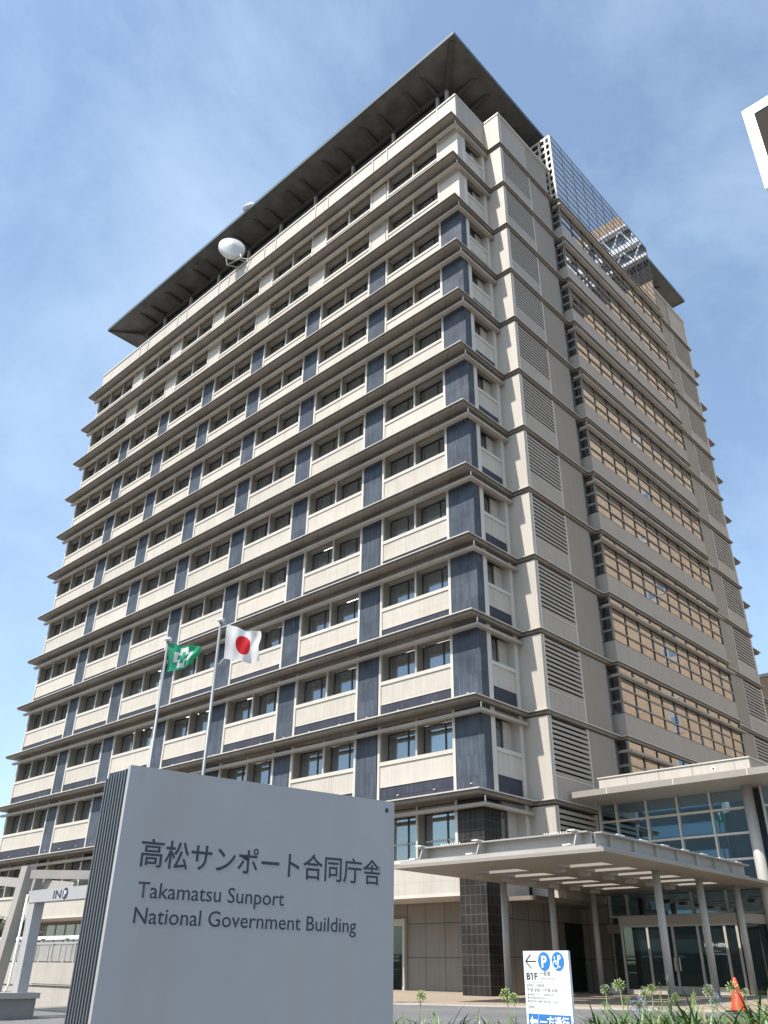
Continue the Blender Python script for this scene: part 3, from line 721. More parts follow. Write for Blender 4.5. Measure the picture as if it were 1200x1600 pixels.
# I-beam gutters round the edge
def ibeam(mb, p, q, z0, z1):
    p = Vector((*p, 0)); q = Vector((*q, 0)); d = (q-p).normalized(); n = Vector((-d.y, d.x, 0)); Lh = (q-p).length
    mb.obox(p, d, n, 0, Lh, -.2, .2, z0, z0+.04, M['canopytop']); mb.obox(p, d, n, 0, Lh, -.27, .2, z1-.04, z1, M['canopytop']); mb.obox(p, d, n, 0, Lh, -.03, .03, z0+.04, z1-.04, M['canopytop'])
ibeam(g, (1.2, -4.95), (7.85, -4.95), -3.42, -2.98)
ibeam(g, (7.85, -4.8), (7.85, 6.3), -3.42, -2.98)
ibeam(g, (1.4, -4.8), (1.4, 6.3), -3.42, -2.98)
for x in (1.45, 3.9, 7.55):
    g.hexa([(x-.02, -5.55, -3.5), (x+.02, -5.55, -3.5), (x+.02, -4.98, -3.5), (x-.02, -4.98, -3.5), (x-.02, -5.3, -2.97), (x+.02, -5.3, -2.97), (x+.02, -4.98, -2.97), (x-.02, -4.98, -2.97)], M['canopytop'])
    g.box(x-.22, x+.02, -5.45, -5.1, -2.97, -2.94, M['white']); g.box(x-.25, x+.02, -5.75, -5.3, -3.42, -3.38, M['white'])
for x0 in (2.0, 6.2):
    for i in range(9): g.box(x0+i*.1, x0+i*.1+.03, -5.0, -4.97, -2.98, -2.90, M['white'])
for i in range(7):
    y = -4.0+i*1.5; g.box(7.95, 7.97, y-.04, y+.04, -3.4, -3.0, M['canopytop']); g.box(7.75, 8.05, y+.3, y+.75, -2.98, -2.93, M['white'])
g.build('gutter_beam', co)
gt = MB().box(CX0+.25, CX1-.3, CY0+.12, CY0+.3, ZL+.10, ZL+.24, M['canopytop']).build('edge_rail', co)
# downlight boxes between the slots
for (a, b, y0, y1) in holes:
    MB().box(a-.42, a-.12, y1-.3, y1, ZL-.13, ZL+.003, M['steel']).build('light_box', ec)
for y in (-.55, 2.72, 5.95):
    for x in (1.36, 7.58):
        MB().tube([(x, y, GZ(x, y)-.02), (x, y, ZL+.003)], .125, M['col'], 24).build('column', ec)

# ================================================================== NEIGHBOURING TOWER (tan stone, white framed shaft)
tw = thing('office_tower', (25, 75, -7.58), 'tan stone tower with a white framed shaft at the right edge of the sky', 'building')
TY = 60
MB().box(12, 45, TY, 95, -7.9, 79.6, M['tan']).box(12, 45, TY, 95, 92.4, 95.1, M['tan']).build('wall', tw)
MB().box(12, 45, TY+.6, 95, 79.6, 84.6, M['towerdark']).build('wall', tw)
MB().box(12, 45, TY+.9, 95, 84.602, 92.398, M['towerglass']).build('window', tw)
t = MB().box(11.9, 45.1, TY-.3, TY+.6, 84.4, 84.9, M['white']).box(11.9, 45.1, TY-.3, TY+.6, 87.7, 88.7, M['white']).box(11.9, 45.1, TY-.3, TY+.6, 92.1, 92.5, M['white'])
for i in range(11):
    x = 12.3+3*i
    for za, zb_ in ((84.9, 87.7), (88.7, 92.1)):
        t.bar((x, TY, za), (x+1.5, TY, zb_), .16, .16, M['white']); t.bar((x+1.5, TY, zb_), (x+3, TY, za), .16, .16, M['white'])
t.build('truss', tw)
for zz in range(0, 76, 4):
    f = MB()
    f.box(19.2, 20.6, TY-.05, TY+.02, zz+.3, zz+3.4, M['grey_panel']); f.box(19.5, 20.3, TY-.07, TY-.05, zz+1.0, zz+2.3, M['towerglass'])
    f.build('window', tw)
sh = MB().box(6.4, 12, TY+2, 75, -7.9, 84.6, M['white']).build('shaft', tw)
MB().box(7.701, 11.99, TY+.12, 75, 84.7, 99, M['towerdark']).build('dark_glazing', sh)
fr = MB().box(6.3, 7.7, TY, TY+8, 84.75, 100.7, M['white']).box(7.7, 12, TY, TY+8, 99.0, 100.7, M['white'])
for i in range(12): fr.box(7.36, 7.44, TY-.02, TY+.01, 97.9-1.05*i, 98.05-1.05*i, M['slot'])
fr.box(7.4, 12, TY-.02, TY+.01, 99.15, 99.25, M['slot'])
fr.build('white_frame', sh)
pd = thing('low_building', (-3, 75, -7.58), 'low tan clad building just past the right end of the office block', 'building')
MB().box(-14, 6.2, TY, 85, -7.9, 20.8, M['tanlow']).build('wall', pd)
MB().box(-14.1, 6.2, TY-.1, 85, 20.8, 21.1, M['trim']).build('coping', pd)
# city blocks behind the camera, mirrored in the hall glass
for i, (x, y, w, d_, h_, lab) in enumerate([(-38, -95, 16, 18, 30, 'brown stepped office block across the road, mirrored in the hall glass'), (-8, -120, 26, 16, 16, 'low brown block across the road, mirrored in the hall glass'), (34, -105, 22, 18, 24, 'dark slab block across the road, mirrored in the hall glass')]):
    nb = thing('city_block', (x, y, -8), lab, 'building')
    MB().box(x-w/2, x+w/2, y-d_/2, y+d_/2, -9, h_, M['core']).box(x-w/4, x+w/3, y-d_/3, y+d_/4, h_, h_+4, M['core']).build('wall', nb)
    f = MB()
    for zz in range(-4, h_-3, 4): f.box(x-w/2+1, x+w/2-1, y+d_/2, y+d_/2+.05, zz, zz+1.8, M['towerglass'])
    f.build('window', nb)

# ================================================================== MONUMENT SIGN
a_ = R(11.3); E1 = Vector((math.sin(a_), math.cos(a_), 0)); N1 = Vector((math.cos(a_), -math.sin(a_), 0))
P0 = Vector((17.5402, -26.3246, -5.8491)); GS = GZ(17.5, -26)-P0.z - .05
ms = thing('monument_sign', (P0.x, P0.y, GZ(17.5, -26)), 'large silver monument sign with ribbed navy side and building name in Japanese and English', 'sign')
ms_base = org(ms)
LN = 1.665; TH = .40
fp = MB().obox(P0, E1, N1, 0, LN, -.035, 0, GS, 0, M['signgrey']).build('face_panel', ms)
MB().obox(P0, E1, N1, .02, LN-.02, -TH+.03, -.0352, GS, -.03, M['signdark']).build('body', ms)
fn = MB(); nf = 8
for i in range(nf):
    w0 = -.066-i*(TH-.066)/nf
    fn.obox(P0, E1, N1, -.0, .0198, w0-.014, w0, GS, -.008-.004*(i % 2), M['signfin'])
    fn.obox(P0, E1, N1, .02, LN, w0-.014, w0, -.03, -.008-.004*(i % 2), M['signfin'])
fn.build('side_fins', ms)
def sgn(u, z): return P0 + E1*u + Vector((0, 0, z))
UP = Vector((0, 0, 1))
text_mesh('lettering', '高松サンポート合同庁舎', fp, sgn(.115, -.458), E1, UP, .102, M['ink'], 1.457, .0008, .010)
text_mesh('lettering', 'Takamatsu Sunport', fp, sgn(.128, -.607), E1, UP, .074, M['ink'], .812, .0008, .005)
text_mesh('lettering', 'National Government Building', fp, sgn(.127, -.719), E1, UP, .074, M['ink'], 1.28, .0008, .005)
bt = MB(); disc(bt, sgn(1.607, -.053), E1, UP, .013, M['ink'], .003); disc(bt, sgn(.066, -.048), E1, UP, .017, M['steelw'], .0025, rin=.0145)
bt.build('bolt', fp)

# ================================================================== PARKING SIGN BOARD
b_ = R(100.4); E2 = Vector((math.sin(b_), math.cos(b_), 0)); N2 = Vector((math.cos(b_), -math.sin(b_), 0))
d = ray(817, 1486); h = math.hypot(d.x, d.y); B0 = CAM + d*(10.0/h); B0.z -= Z0
gb = GZ(B0.x, B0.y)-B0.z
ps_ = thing('parking_sign', (B0.x, B0.y, GZ(B0.x, B0.y)), 'white parking notice board with blue symbols standing in the planting bed', 'sign')
N2 = -E2.cross(UP) if (E2.cross(UP)).dot(Vector((CAM.x-B0.x, CAM.y-B0.y, 0))) < 0 else E2.cross(UP)
BW = .628; BH = .86
bd = MB().obox(B0, E2, N2, 0, BW, -.03, 0, -BH, 0, M['boardface']).build('board', ps_)
MB().obox(B0, E2, N2, .06, .11, -.08, -.03, gb-.05, -.1, M['pole']).obox(B0, E2, N2, BW-.11, BW-.06, -.08, -.03, gb-.05, -.1, M['pole']).build('leg', ps_)
def bpt(u, z): return B0 + E2*u + Vector((0, 0, z))
ar = MB()
def stroke(mb, p, q, w, m, dp=.003, o=bpt):
    P, Q = o(*p), o(*q); dd = (Q-P).normalized(); nn = N2.cross(dd) if o is bpt else N2
    off = N2*dp
    mb.face([P-nn*w/2+off, Q-nn*w/2+off, Q+nn*w/2+off, P+nn*w/2+off], m)
stroke(ar, (.034, -.095), (.184, -.095), .011, M['ink']); stroke(ar, (.034, -.095), (.111, -.030), .011, M['ink'], .004); stroke(ar, (.034, -.095), (.112, -.159), .011, M['ink'], .005)
ar.build('arrow', bd)
sy = MB()
disc(sy, bpt(.297, -.095), E2, UP, .085, M['signblue'], .003); disc(sy, bpt(.487, -.095), E2, UP, .085, M['signblue'], .003)
# wheelchair symbol
disc(sy, bpt(.455, -.125), E2, UP, .040, M['white'], .005, rin=.031)
for p, q in (((.448, -.075), (.456, -.118)), ((.456, -.118), (.488, -.118)), ((.488, -.118), (.505, -.150)), ((.505, -.150), (.520, -.145)), ((.452, -.098), (.480, -.098))): stroke(sy, p, q, .009, M['white'], .0055)
disc(sy, bpt(.446, -.062), E2, UP, .010, M['white'], .0055)
symb = sy.build('symbol', bd)
text_mesh('lettering', 'P', bd, bpt(.262, -.148), E2, UP, .106, M['white'], .075, .005, .03)
text_mesh('lettering', 'P', bd, bpt(.487, -.105), E2, UP, .066, M['white'], .045, .005, .03)
text_mesh('lettering', 'B1F', bd, bpt(.034, -.259), E2, UP, .062, M['ink'], .155, .004, .02)
text_mesh('lettering', '一般車', bd, bpt(.226, -.224), E2, UP, .038, M['inkgrey'], .148, .004)
text_mesh('lettering', 'Visitor Parking', bd, bpt(.226, -.256), E2, UP, .018, M['inkgrey'], .2, .004)
st1 = MB(); stroke(st1, (.094, -.211), (.108, -.198), .010, M['ink'], .0042); st1.build('lettering', bd)
ln = MB(); stroke(ln, (.02, -.284), (.60, -.284), .003, M['inklight']); ln.build('rule_line', bd)
text_mesh('lettering', '駐車場のご利用時間', bd, bpt(.027, -.322), E2, UP, .022, M['inkgrey'], .25, .004)
text_mesh('lettering', '午前 8:00 〜午後 6:00', bd, bpt(.032, -.366), E2, UP, .032, M['inkgrey'], .42, .004)
for zz, tx, wd in ((-.401, '■ 駐車場はこのゲートで駐車券をお取りください。', .47), (-.430, '■ 場内禁煙は係員の指示に従ってください。', .43), (-.459, '■ 場内事故や盗難の責任は負いかねます。', .44)):
    text_mesh('lettering', tx, bd, bpt(.036, zz), E2, UP, .017, M['inkgrey'], wd, .004)
text_mesh('lettering', '管理者', bd, bpt(.04, -.513), E2, UP, .022, M['inkgrey'], .085, .004)
bp_ = MB().obox(B0, E2, N2, .028, .60, 0, .003, -.71, -.562, M['signblue'])
stroke(bp_, (.17, -.562), (.17, -.71), .004, M['white'], .005)
P_ = lambda u, z: bpt(u, z)+N2*.005
bp_.face([P_(.045, -.628), P_(.09, -.68), P_(.09, -.645), P_(.155, -.645), P_(.155, -.611), P_(.09, -.611), P_(.09, -.578)], M['white'])
bpo = bp_.build('one_way_plate', bd)
text_mesh('lettering', '一方通行', bpo, bpt(.19, -.672), E2, UP, .082, M['white'], .39, .006, .025)

# ================================================================== FLAGPOLES AND FLAGS
def pole(px, py, D, r, lab):
    p = at_dist(px, py, D); gz = GZ(p.x, p.y)
    t = thing('flagpole', (p.x, p.y, gz), lab, 'flagpole', 'flagpoles behind the monument sign')
    MB().tube([(p.x, p.y, gz-.05), (p.x, p.y, gz+3), (p.x, p.y, p.z)], [r*1.25, r*1.15, r*.85], M['pole'], 14).build('shaft', t)
    MB().tube([(p.x, p.y, p.z), (p.x, p.y, p.z+.03), (p.x, p.y, p.z+.10), (p.x, p.y, p.z+.14)], [.06, .13, .13, .05], M['white'], 14).build('cap', t)
    return p
pj = pole(345, 972, 28, .058, 'tall silver flagpole flying the white flag with red disc')
pg = pole(262.5, 1002, 28, .05, 'silver flagpole flying the green flag with white edged cross')
def uvmath(t, name, build):
    pass
def flag_material(name, kind):
    m, t, b = new_mat(name); b.inputs['Roughness'].default_value = .8
    uvn = t.nodes.new('ShaderNodeUVMap'); uvn.uv_map = 'UVMap'
    sp = t.nodes.new('ShaderNodeSeparateXYZ'); t.links.new(uvn.outputs[0], sp.inputs[0])
    def mth(op, a, b_=None):
        n = t.nodes.new('ShaderNodeMath'); n.operation = op
        for i, q in enumerate((a, b_)):
            if q is None: continue
            if isinstance(q, (int, float)): n.inputs[i].default_value = q
            else: t.links.new(q, n.inputs[i])
        return n.outputs[0]
    U, V = sp.outputs[0], sp.outputs[1]
    def mixc(fac, a, c2):
        n = t.nodes.new('ShaderNodeMix'); n.data_type = 'RGBA'; t.links.new(fac, n.inputs[0])
        for i, q in ((6, a), (7, c2)):
            if isinstance(q, tuple): n.inputs[i].default_value = (*q, 1)
            else: t.links.new(q, n.inputs[i])
        return n.outputs[2]
    if kind == 'disc':
        du = mth('MULTIPLY', mth('SUBTRACT', U, .52), 1.45); dv = mth('SUBTRACT', V, .5)
        rr = mth('SQRT', mth('ADD', mth('MULTIPLY', du, du), mth('MULTIPLY', dv, dv)))
        col = mixc(mth('LESS_THAN', rr, .30), (.74, .74, .74), (.62, .012, .022))
    else:
        du = mth('ABSOLUTE', mth('MULTIPLY', mth('SUBTRACT', U, .5), 1.45)); dv = mth('ABSOLUTE', mth('SUBTRACT', V, .5))
        def plus(l, w):
            a = mth('MULTIPLY', mth('LESS_THAN', du, l), mth('LESS_THAN', dv, w)); c = mth('MULTIPLY', mth('LESS_THAN', du, w), mth('LESS_THAN', dv, l))
            return mth('MAXIMUM', a, c)
        G = (.025, .32, .16)
        col = mixc(plus(.42, .19), G, (.74, .75, .74)); col = mixc(plus(.245, .09), col, G)
    t.links.new(col, b.inputs['Base Color'])
    tr = t.nodes.new('ShaderNodeBsdfTranslucent'); t.links.new(col, tr.inputs[0])
    ms_ = t.nodes.new('ShaderNodeMixShader'); ms_.inputs[0].default_value = .35
    o = t.nodes['Material Output']; t.links.new(b.outputs[0], ms_.inputs[1]); t.links.new(tr.outputs[0], ms_.inputs[2]); t.links.new(ms_.outputs[0], o.inputs[0])
    return m
FR = rt.copy(); FN = Vector((fw.x, fw.y, 0)).normalized()
def flag(name, lab, corners, D, m, wave, phase, tip=0):
    """corners: pixel points hoist-top, hoist-bottom, fly-bottom, fly-top at distance D"""
    ht, hb, fb, ft = [at_dist(*c_, D) for c_ in corners]
    nu, nv = 36, 22; mb = MB(); uv = []
    for j in range(nv+1):
        for i in range(nu+1):
            u, v_ = i/nu, j/nv
            p = (hb*(1-u)+fb*u)*(1-v_) + (ht*(1-u)+ft*u)*v_
            w = wave*u**.8*math.sin(9.5*u+2.2*v_+phase) + wave*.55*u*math.sin(17*u-3.1*v_+1.3+phase) + .35*wave*math.sin(6*v_+4*u)
            p = p + FN*w + Vector((0, 0, .045*math.sin(7*u+phase)*u)) + FR*(.03*math.sin(9*v_+phase)*u)
            if tip: p = p + Vector((0, 0, -tip*(u**3)*(1-v_)**2)) 
            mb.v.append(tuple(p)); uv.append((u, v_))
    for j in range(nv):
        for i in range(nu):
            q = j*(nu+1)+i; mb.f.append((q, q+1, q+nu+2, q+nu+1)); mb.mi.append(mb.slot(m)); mb.smooth.append(True)
    o = mb.build(name, None, Vector((ht.x, ht.y, ht.z+Z0)), uv)
    return tag(o, lab, 'flag', 'flags on the poles')
flag('flag', 'white flag with a large red disc flying from the right pole', [(354.5, 976), (349.5, 1029), (404, 1036), (408, 989)], 28, flag_material('white_flag_cloth', 'disc'), .11, .6)
flag('flag', 'green flag with a white outlined cross flying from the left pole', [(264.5, 1005), (260.5, 1050), (300, 1040), (316, 1011)], 28, flag_material('green_flag_cloth', 'cross'), .10, 2.1)
rp = MB()
rp.tube([at_dist(347, 975, 28), at_dist(351, 974, 28), at_dist(354.5, 976, 28)], .012, M['rope'], 6); rp.tube([at_dist(349.5, 1029, 28), at_dist(344, 1036, 28), at_dist(337, 1043, 28)], .012, M['rope'], 6)
tag(rp.build('flag_rope', None, org(bpy.data.objects['flag'])), 'white halyard tying the red disc flag to its pole', 'rope')

# ================================================================== ROOF ANTENNAS
def dish(c, nrm, r, lab, legs):
    t = thing('dish_antenna', (c.x, c.y, c.z-r-.9), lab, 'antenna', 'dish antennas on the roof')
    nrm = Vector(nrm).normalized(); a = nrm.orthogonal().normalized(); b = nrm.cross(a)
    mb = MB(); n = 36
    rings = [(0, .30), (.35, .20), (.75, .06), (.97, -.02), (1.0, -.06), (1.02, -.16), (1.0, -.34), (.8, -.62), (.45, -.85), (.12, -.95)]
    rings = [(q*r, w*r) for q, w in rings]
    for k in range(len(rings)-1):
        (ra, wa), (rb, wb) = rings[k], rings[k+1]
        for i in range(n):
            P = lambda rr, ww, ii: c + nrm*ww + a*(rr*math.cos(2*math.pi*ii/n)) + b*(rr*math.sin(2*math.pi*ii/n))
            if ra == 0: mb.face([P(0, wa, 0), P(rb, wb, i), P(rb, wb, i+1)], M['dish'], True)
            else: mb.face([P(ra, wa, i), P(rb, wb, i), P(rb, wb, i+1), P(ra, wa, i+1)], M['dish'], True)
    mb.build('reflector', t)
    if legs:
        s = MB()
        base = Vector((c.x+.9, 1.2, 46.9))
        for q in ((-.9, 0, -1.0), (.7, .4, -1.0), (0, .2, -.6)):
            s.tube([c-nrm*.4+Vector((q[0]*.8, q[1], -.3)), c+Vector(q)+Vector((0, .3, -.4))], .05, M['white'], 8)
            s.tube([c+Vector(q)+Vector((0, .3, -.4)), base+Vector((q[0], q[1]*.5, 0))], .045, M['post'], 8)
        s.bar(c+Vector((-.9, .3, -1.4)), c+Vector((.8, .6, -1.4)), .07, .07, M['post'])
        s.build('mount', t)
    else:
        MB().tube([(c.x, c.y, 53.0), (c.x, c.y, c.z-.3)], .12, M['post'], 10).build('mast', t)
dish(Vector((-24.2, -.25, 48.45)), (.85, -.50, .10), 1.15, 'white dish antenna mounted over the parapet under the dark roof', True)
d = ray(391, 322); p = CAM+d*((54.1+Z0-CAM.z)/d.z)
dish(Vector((p.x+.3, p.y-.1, 53.9)), (.3, -.6, .75), .85, 'white dish antenna just peeking over the roof edge', False)

# ================================================================== LEFT: RAMP WALL, GATE, PERGOLA
gw_ = tag(BX('retaining_wall', None, -40, -.5, -14.6, -14.3, -8.4, -6.66, M['concrete']), 'beige concrete ramp wall left of the monument sign', 'wall')
MB().box(-40, -.5, -14.63, -14.6, -7.28, -7.265, M['slot']).box(-6.4, -.5, -14.66, -14.63, -7.24, -7.225, M['rubber']).build('joint', gw_)
rl = thing('railing', (-16, -14.45, -6.66), 'grey panel railing on top of the concrete ramp wall', 'railing')
x = -38.0
pn = MB(); po = MB()
while x < -.6:
    pn.box(x+.04, x+1.36, -14.47, -14.44, -6.62, -6.17, M['glasspanel']); po.box(x-.025, x+.025, -14.49, -14.42, -6.66, -6.12, M['steelw'])
    for i in range(1, 8):
        if random.random() < .6: po.box(x+.17*i-.012, x+.17*i+.012, -14.49, -14.47, -6.62, -6.17, M['steelw'])
    x += 1.4
pn.build('panel', rl); po.box(-38, -.6, -14.5, -14.41, -6.15, -6.12, M['steelw']).build('post', rl)
r2l = thing('guard_rail', (-14, -11, -7.8), 'white steel guard rail behind the panel railing', 'railing')
rr_ = MB(); x = -38
while x < -3:
    rr_.box(x-.06, x+.06, -11.1, -11.0, -7.9, -5.75, M['steelw']); x += 1.9
rr_.build('post', r2l)
MB().box(-38, -3, -11.16, -11.1, -6.05, -5.95, M['steelw']).box(-38, -3, -11.161, -11.1, -5.83, -5.74, M['white']).box(-38, -3, -11.0, -10.6, -5.86, -5.80, M['white']).build('rail', r2l)
GYP = -17.0; zg = GZ(-2, GYP)
gt = thing('parking_gate', (-2.3, GYP, zg), 'silver steel portal lettered IN P over the parking ramp entry', 'gate')
pl = tag(MB().box(-3.6, -1.98, GYP-.6, GYP+.35, zg-.1, -7.49, M['plinth']).box(-3.68, -1.90, GYP-.7, GYP+.4, -7.49, -7.36, M['steel']).build('stone_plinth', None, (-2.8, GYP, zg+Z0)), 'dark stone plinth under the gate post and leaning column', 'plinth')
MB().box(-2.42, -2.10, GYP-.14, GYP+.14, -7.36, -4.985, M['steelw']).build('gate_post', gt)
MB().box(1.0, 1.32, GYP-.14, GYP+.14, zg-.05, -4.985, M['steelw']).build('gate_post', gt)
ln_ = MB().hexa([(-2.47, GYP-.16, -5.27), (1.4, GYP-.16, -5.27), (1.4, GYP+.16, -5.27), (-2.47, GYP+.16, -5.27), (-2.53, GYP-.16, -4.97), (1.4, GYP-.16, -4.97), (1.4, GYP+.16, -4.97), (-2.53, GYP+.16, -4.97)], M['steelw']).build('lintel', gt)
text_mesh('lettering', 'IN', ln_, (-1.10, GYP-.16, -5.215), (1, 0, 0), UP, .20, M['ink'], .42, .004, .02)
dd_ = MB(); disc(dd_, (-.48, GYP-.16, -5.118), (1, 0, 0), UP, .14, M['ink'], .004); dd_.build('symbol', ln_)
text_mesh('lettering', 'P', ln_, (-.545, GYP-.16, -5.19), (1, 0, 0), UP, .15, M['boardface'], .11, .006, .02)
MB().tube([(-2.47, GYP-.2, -5.07), (-2.52, GYP-.2, -7.15), (-2.56, GYP-.22, -7.30), (-2.65, GYP-.22, -7.36)], .032, M['white'], 8).build('cable_pipe', gt)
pg_ = thing('pergola', (-3.2, GYP-.2, -7.4), 'leaning steel column with cross beams left of the parking gate', 'pergola')
MB().hexa([(-3.42, GYP-.36, -7.36), (-3.10, GYP-.36, -7.36), (-3.10, GYP-.09, -7.36), (-3.42, GYP-.09, -7.36), (-2.84, GYP-.36, -4.35), (-2.49, GYP-.36, -4.35), (-2.49, GYP-.09, -4.35), (-2.84, GYP-.09, -4.35)], M['steel']).build('column', pg_)
MB().bar((-2.5, GYP-.2, -4.56), (.75, GYP+2.7, -4.56), .13, .22, M['steel']).build('beam', pg_)
MB().bar((-6.6, GYP-.2, -4.46), (-1.0, GYP+.35, -4.91), .13, .24, M['steel']).build('beam', pg_)

# ================================================================== SMALL THINGS
cp = Vector((11.75, -5.55, 0)); cz = GZ(cp.x, cp.y)
cn = thing('traffic_cone', (cp.x, cp.y, cz), 'orange traffic cone on a black foot behind the planting bed', 'cone')
MB().tube([(cp.x, cp.y, cz+.03), (cp.x, cp.y, cz+.06), (cp.x, cp.y, cz+.72), (cp.x, cp.y, cz+.74)], [.20, .19, .04, .02], M['cone'], 24).build('cone_body', cn)
MB().box(cp.x-.24, cp.x+.24, cp.y-.24, cp.y+.24, cz-.005, cz+.035, M['rubber']).build('foot', cn)
sb_ = Vector((2.0, 6.2, 0)); sz = GZ(2, 6.2)
MBs = MB().box(1.75, 2.2, 6.0, 6.4, sz, sz+.34, M['white']).box(1.72, 2.23, 5.97, 6.43, sz+.34, sz+.38, M['trim'])
tag(MBs.build('planter_box', None, (2.0, 6.2, sz+Z0)), 'small pale planter box at the left foot of the glass vestibule', 'planter')

# planting bed
bed = setting(sheet('planting_bed', [5, 10, 18, 27], [-22.5, -19, -16.5], M['soil'], .06))
def blade(mb, base, az, length, width, lift, droop, m):
    d = Vector((math.cos(az), math.sin(az), 0)); s = Vector((-d.y, d.x, 0)); n = 6; prev = None
    for i in range(n+1):
        t = i/n
        p = base + d*(length*(.10*t + .55*t*t*droop)) + Vector((0, 0, length*(lift*t - .55*droop*t**2.6)))
        w = width*(1-t**2.2)*.5 + .0008
        fold = Vector((0, 0, w*.45))
        cur = (p-s*w+fold, p, p+s*w+fold)
        if prev:
            mb.face([prev[0], prev[1], cur[1], cur[0]], m, True); mb.face([prev[1], prev[2], cur[2], cur[1]], m, True)
        prev = cur
leaves = MB(); rng = random.Random(3)
def clump(px, D, hgt, n):
    d = ray(px, 1600); h = math.hypot(d.x, d.y); p = CAM + d*(D/h); x, y = p.x, p.y; z = GZ(x, y)+.05
    for i in range(n):
        m = M['leafdry'] if rng.random() < .07 else M['leaf']
        blade(leaves, Vector((x+rng.gauss(0, .10), y+rng.gauss(0, .10), z)), rng.uniform(0, 6.283), hgt*rng.uniform(.75, 1.25), rng.uniform(.030, .052), rng.uniform(.85, 1.15), rng.uniform(.45, 1.15), m)
for i in range(190):
    px = rng.uniform(590, 1260) if i < 90 else rng.uniform(930, 1260); D = rng.uniform(8.2, 11.6)
    if 765 < px < 935 and D < 10.9: continue
    top = 1597 - (26*max(0, (px-900)/300)**.6 if px > 900 else 0) + rng.uniform(-6, 8)
    # leaf height so that tips reach about that picture row
    dv = ray(px, top); hh = math.hypot(dv.x, dv.y); q = CAM+dv*(D/hh)
    hgt = q.z - Z0 - GZ(q.x, q.y)
    if hgt > .12: clump(px, D, hgt*(1.12 if not 1120 < px < 1185 else .85), 22)
stuffpart(setting(leaves.build('agapanthus_leaves'), 'stuff'))
def head(mb, c, r, m, n, star=False):
    for i in range(n):
        th = math.acos(1-2*(i+.5)/n*.93); ph = i*2.39996
        d = Vector((math.sin(th)*math.cos(ph), math.sin(th)*math.sin(ph), math.cos(th)))
        q = c + d*r*rng.uniform(.8, 1.1); b = c
        mb.tube([b, q], .0022, M['stem'], 4, cap=False)
        a = d.orthogonal().normalized(); k = d.cross(a)
        L_ = r*.42; w = r*.13
        if star:
            for s in range(5):
                t = 2*math.pi*s/5; dd = (a*math.cos(t)+k*math.sin(t))
                mb.face([q, q+d*L_*.5+dd*w*1.2+k*w*.3, q+d*L_*.75+dd*L_*.75, q+d*L_*.5+dd*w*1.2-k*w*.3], m)
        else:
            mb.tube([q-d*L_*.3, q+d*L_*.2, q+d*L_*.8], [w*.5, w, w*.35], m, 6)
stalks = [(658, 1554, 10.4, .062, 'bud', 'green budded agapanthus head alone left of the parking sign'),
 (678, 1583, 9.0, .03, 'petal', 'tiny pale agapanthus bud low beside the lone left stalk'),
 (790, 1551, 9.4, .062, 'bud', 'round green agapanthus head, farther of two left of the parking board'),
 (803, 1558, 9.2, .055, 'bud', 'green agapanthus head closest to the left edge of the parking board'),
 (944, 1568, 9.8, .035, 'petal', 'small faded agapanthus head low right of the parking board'),
 (946, 1544, 9.6, .055, 'petal', 'pale cream agapanthus head right of the parking board'),
 (967, 1537, 9.2, .062, 'bud', 'tallest green agapanthus head right of the parking board'),
 (981, 1562, 9.9, .038, 'bud', 'small yellow green agapanthus head left of the violet bloom'),
 (998, 1568, 9.0, .062, 'purple', 'large violet agapanthus bloom in the middle of the bed'),
 (1006, 1550, 9.5, .066, 'petal', 'cream starry agapanthus head above the large violet bloom'),
 (1018, 1544, 10.2, .05, 'bud', 'green agapanthus head behind the cream starry one'),
 (1055, 1557, 10.3, .045, 'bud', 'dull green agapanthus head beside the feathery weed'),
 (1084, 1555, 9.4, .035, 'bud', 'narrow unopened agapanthus head right of the feathery weed'),
 (1107, 1546, 9.3, .062, 'petal', 'round cream agapanthus head left of the traffic cone'),
 (1117, 1560, 9.6, .055, 'purple', 'smaller violet agapanthus bloom under the cream head by the cone'),
 (1145, 1541, 9.2, .062, 'bud', 'green agapanthus head overlapping the left of the traffic cone'),
 (1164, 1549, 9.9, .045, 'petal', 'pale agapanthus head just right of the traffic cone')]
for px, py, D, r, kind, lab in stalks:
    r *= 1.0 if kind == 'purple' else .78; c = at_dist(px, py, D); lean = Vector((rng.uniform(-.10, .08), rng.uniform(-.05, .05), 0))
    b = Vector((c.x, c.y, 0))+lean+rt*rng.uniform(.0, .07); b.z = GZ(b.x, b.y)+.05
    t = thing('agapanthus', tuple(b), lab, 'flower', 'agapanthus stalks in the planting bed')
    mid = (b+c)/2+rt*rng.uniform(-.02, .02)
    MB().tube([b, mid, c], [.0075, .0065, .005], M['stem'], 6).build('stem', t)
    hb = MB(); head(hb, c-Vector((0, 0, r*.3)), r, M[kind], 34 if r > .033 else 16, kind != 'bud')
    hb.build('flower_head', t)
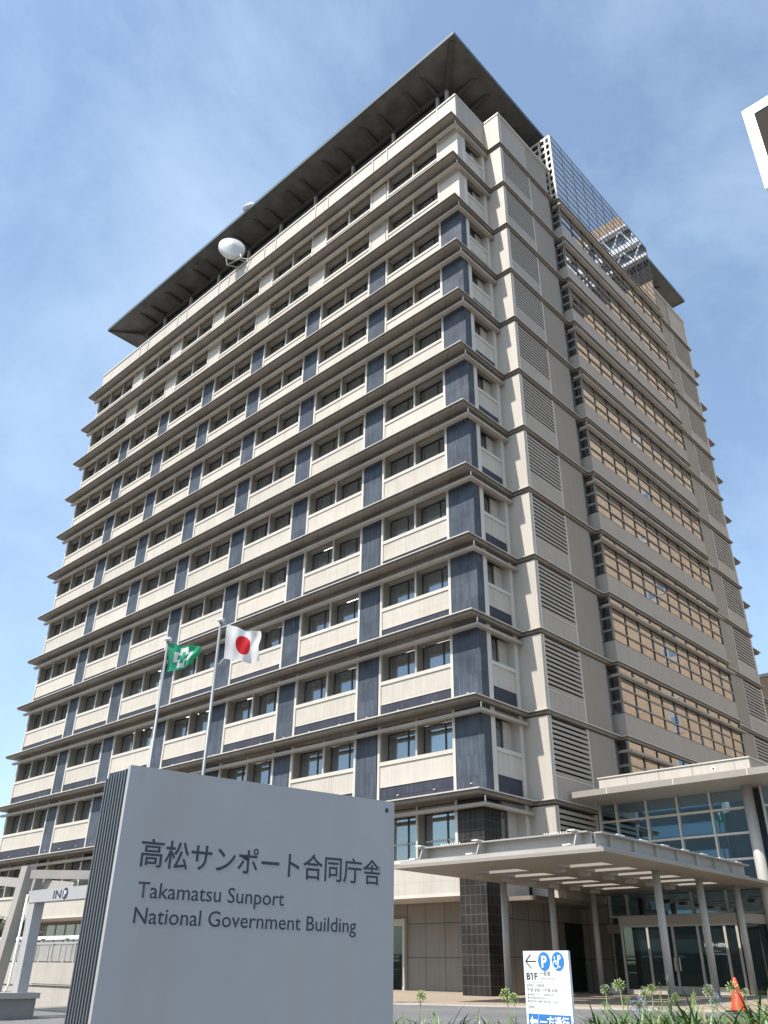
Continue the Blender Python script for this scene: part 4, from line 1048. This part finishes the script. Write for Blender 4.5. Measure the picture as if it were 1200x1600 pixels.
# feathery weed
wp = at_dist(1046, 1600, 9.4); wp.z = GZ(wp.x, wp.y)+.05
wt = thing('feathery_weed', tuple(wp), 'tall feathery green weed among the agapanthus', 'plant')
st = MB(); lf = MB()
for i in range(7):
    top = wp+Vector((rng.uniform(-.10, .10), rng.uniform(-.1, .1), rng.uniform(.6, .95)))
    st.tube([wp, (wp+top)/2+Vector((rng.uniform(-.03, .03), 0, .03)), top], [.006, .004, .002], M['stem'], 5)
    for j in range(60):
        t = rng.uniform(.3, 1); p = wp.lerp(top, t); a = rng.uniform(0, 6.28); ln2 = .085*(1.15-t*.7)
        q = p+Vector((math.cos(a)*ln2, math.sin(a)*ln2, ln2*rng.uniform(.3, 1)))
        s_ = Vector((0, 0, 1)).cross(q-p).normalized()*.0035
        lf.face([p-s_, p+s_, q+s_*.3, q-s_*.3], M['feather'])
st.build('stem', wt); lf.build('foliage', wt)

# tree behind the ramp wall on the far left
def tree(x, y, h, cr_, lab, seed):
    rn = random.Random(seed); gz = GZ(x, y)
    t = thing('tree', (x, y, gz), lab, 'tree')
    tk = MB(); tk.tube([(x, y, gz-.1), (x+.1, y, gz+h*.3), (x+.05, y+.1, gz+h*.6)], [.2, .15, .08], M['bark'], 10)
    lv = MB(); cc = Vector((x, y, gz+h*.66))
    for i in range(14):
        d = Vector((rn.gauss(0, 1), rn.gauss(0, 1), rn.gauss(0, .7))).normalized(); c = cc+Vector((d.x*cr_*.7, d.y*cr_*.7, d.z*h*.26))
        tk.tube([(x+.08, y+.05, gz+h*.4), (Vector((x, y, gz+h*.5))+c)/2, c], [.06, .04, .012], M['bark'], 6)
        for j in range(230):
            q = c+Vector((rn.gauss(0, .34), rn.gauss(0, .34), rn.gauss(0, .26)))*cr_*.55
            a = Vector((rn.gauss(0, 1), rn.gauss(0, 1), rn.gauss(0, .6))).normalized(); b = a.orthogonal().normalized()
            L_ = rn.uniform(.06, .13); lv.face([q-a*L_, q+b*L_*.45, q+a*L_, q-b*L_*.45], M['treeleaf'])
    tk.build('trunk', t); lv.build('crown', t)
tree(-27.5, -6.0, 3.6, 1.5, 'small dark leafy tree behind the ramp wall at the far left', 5)
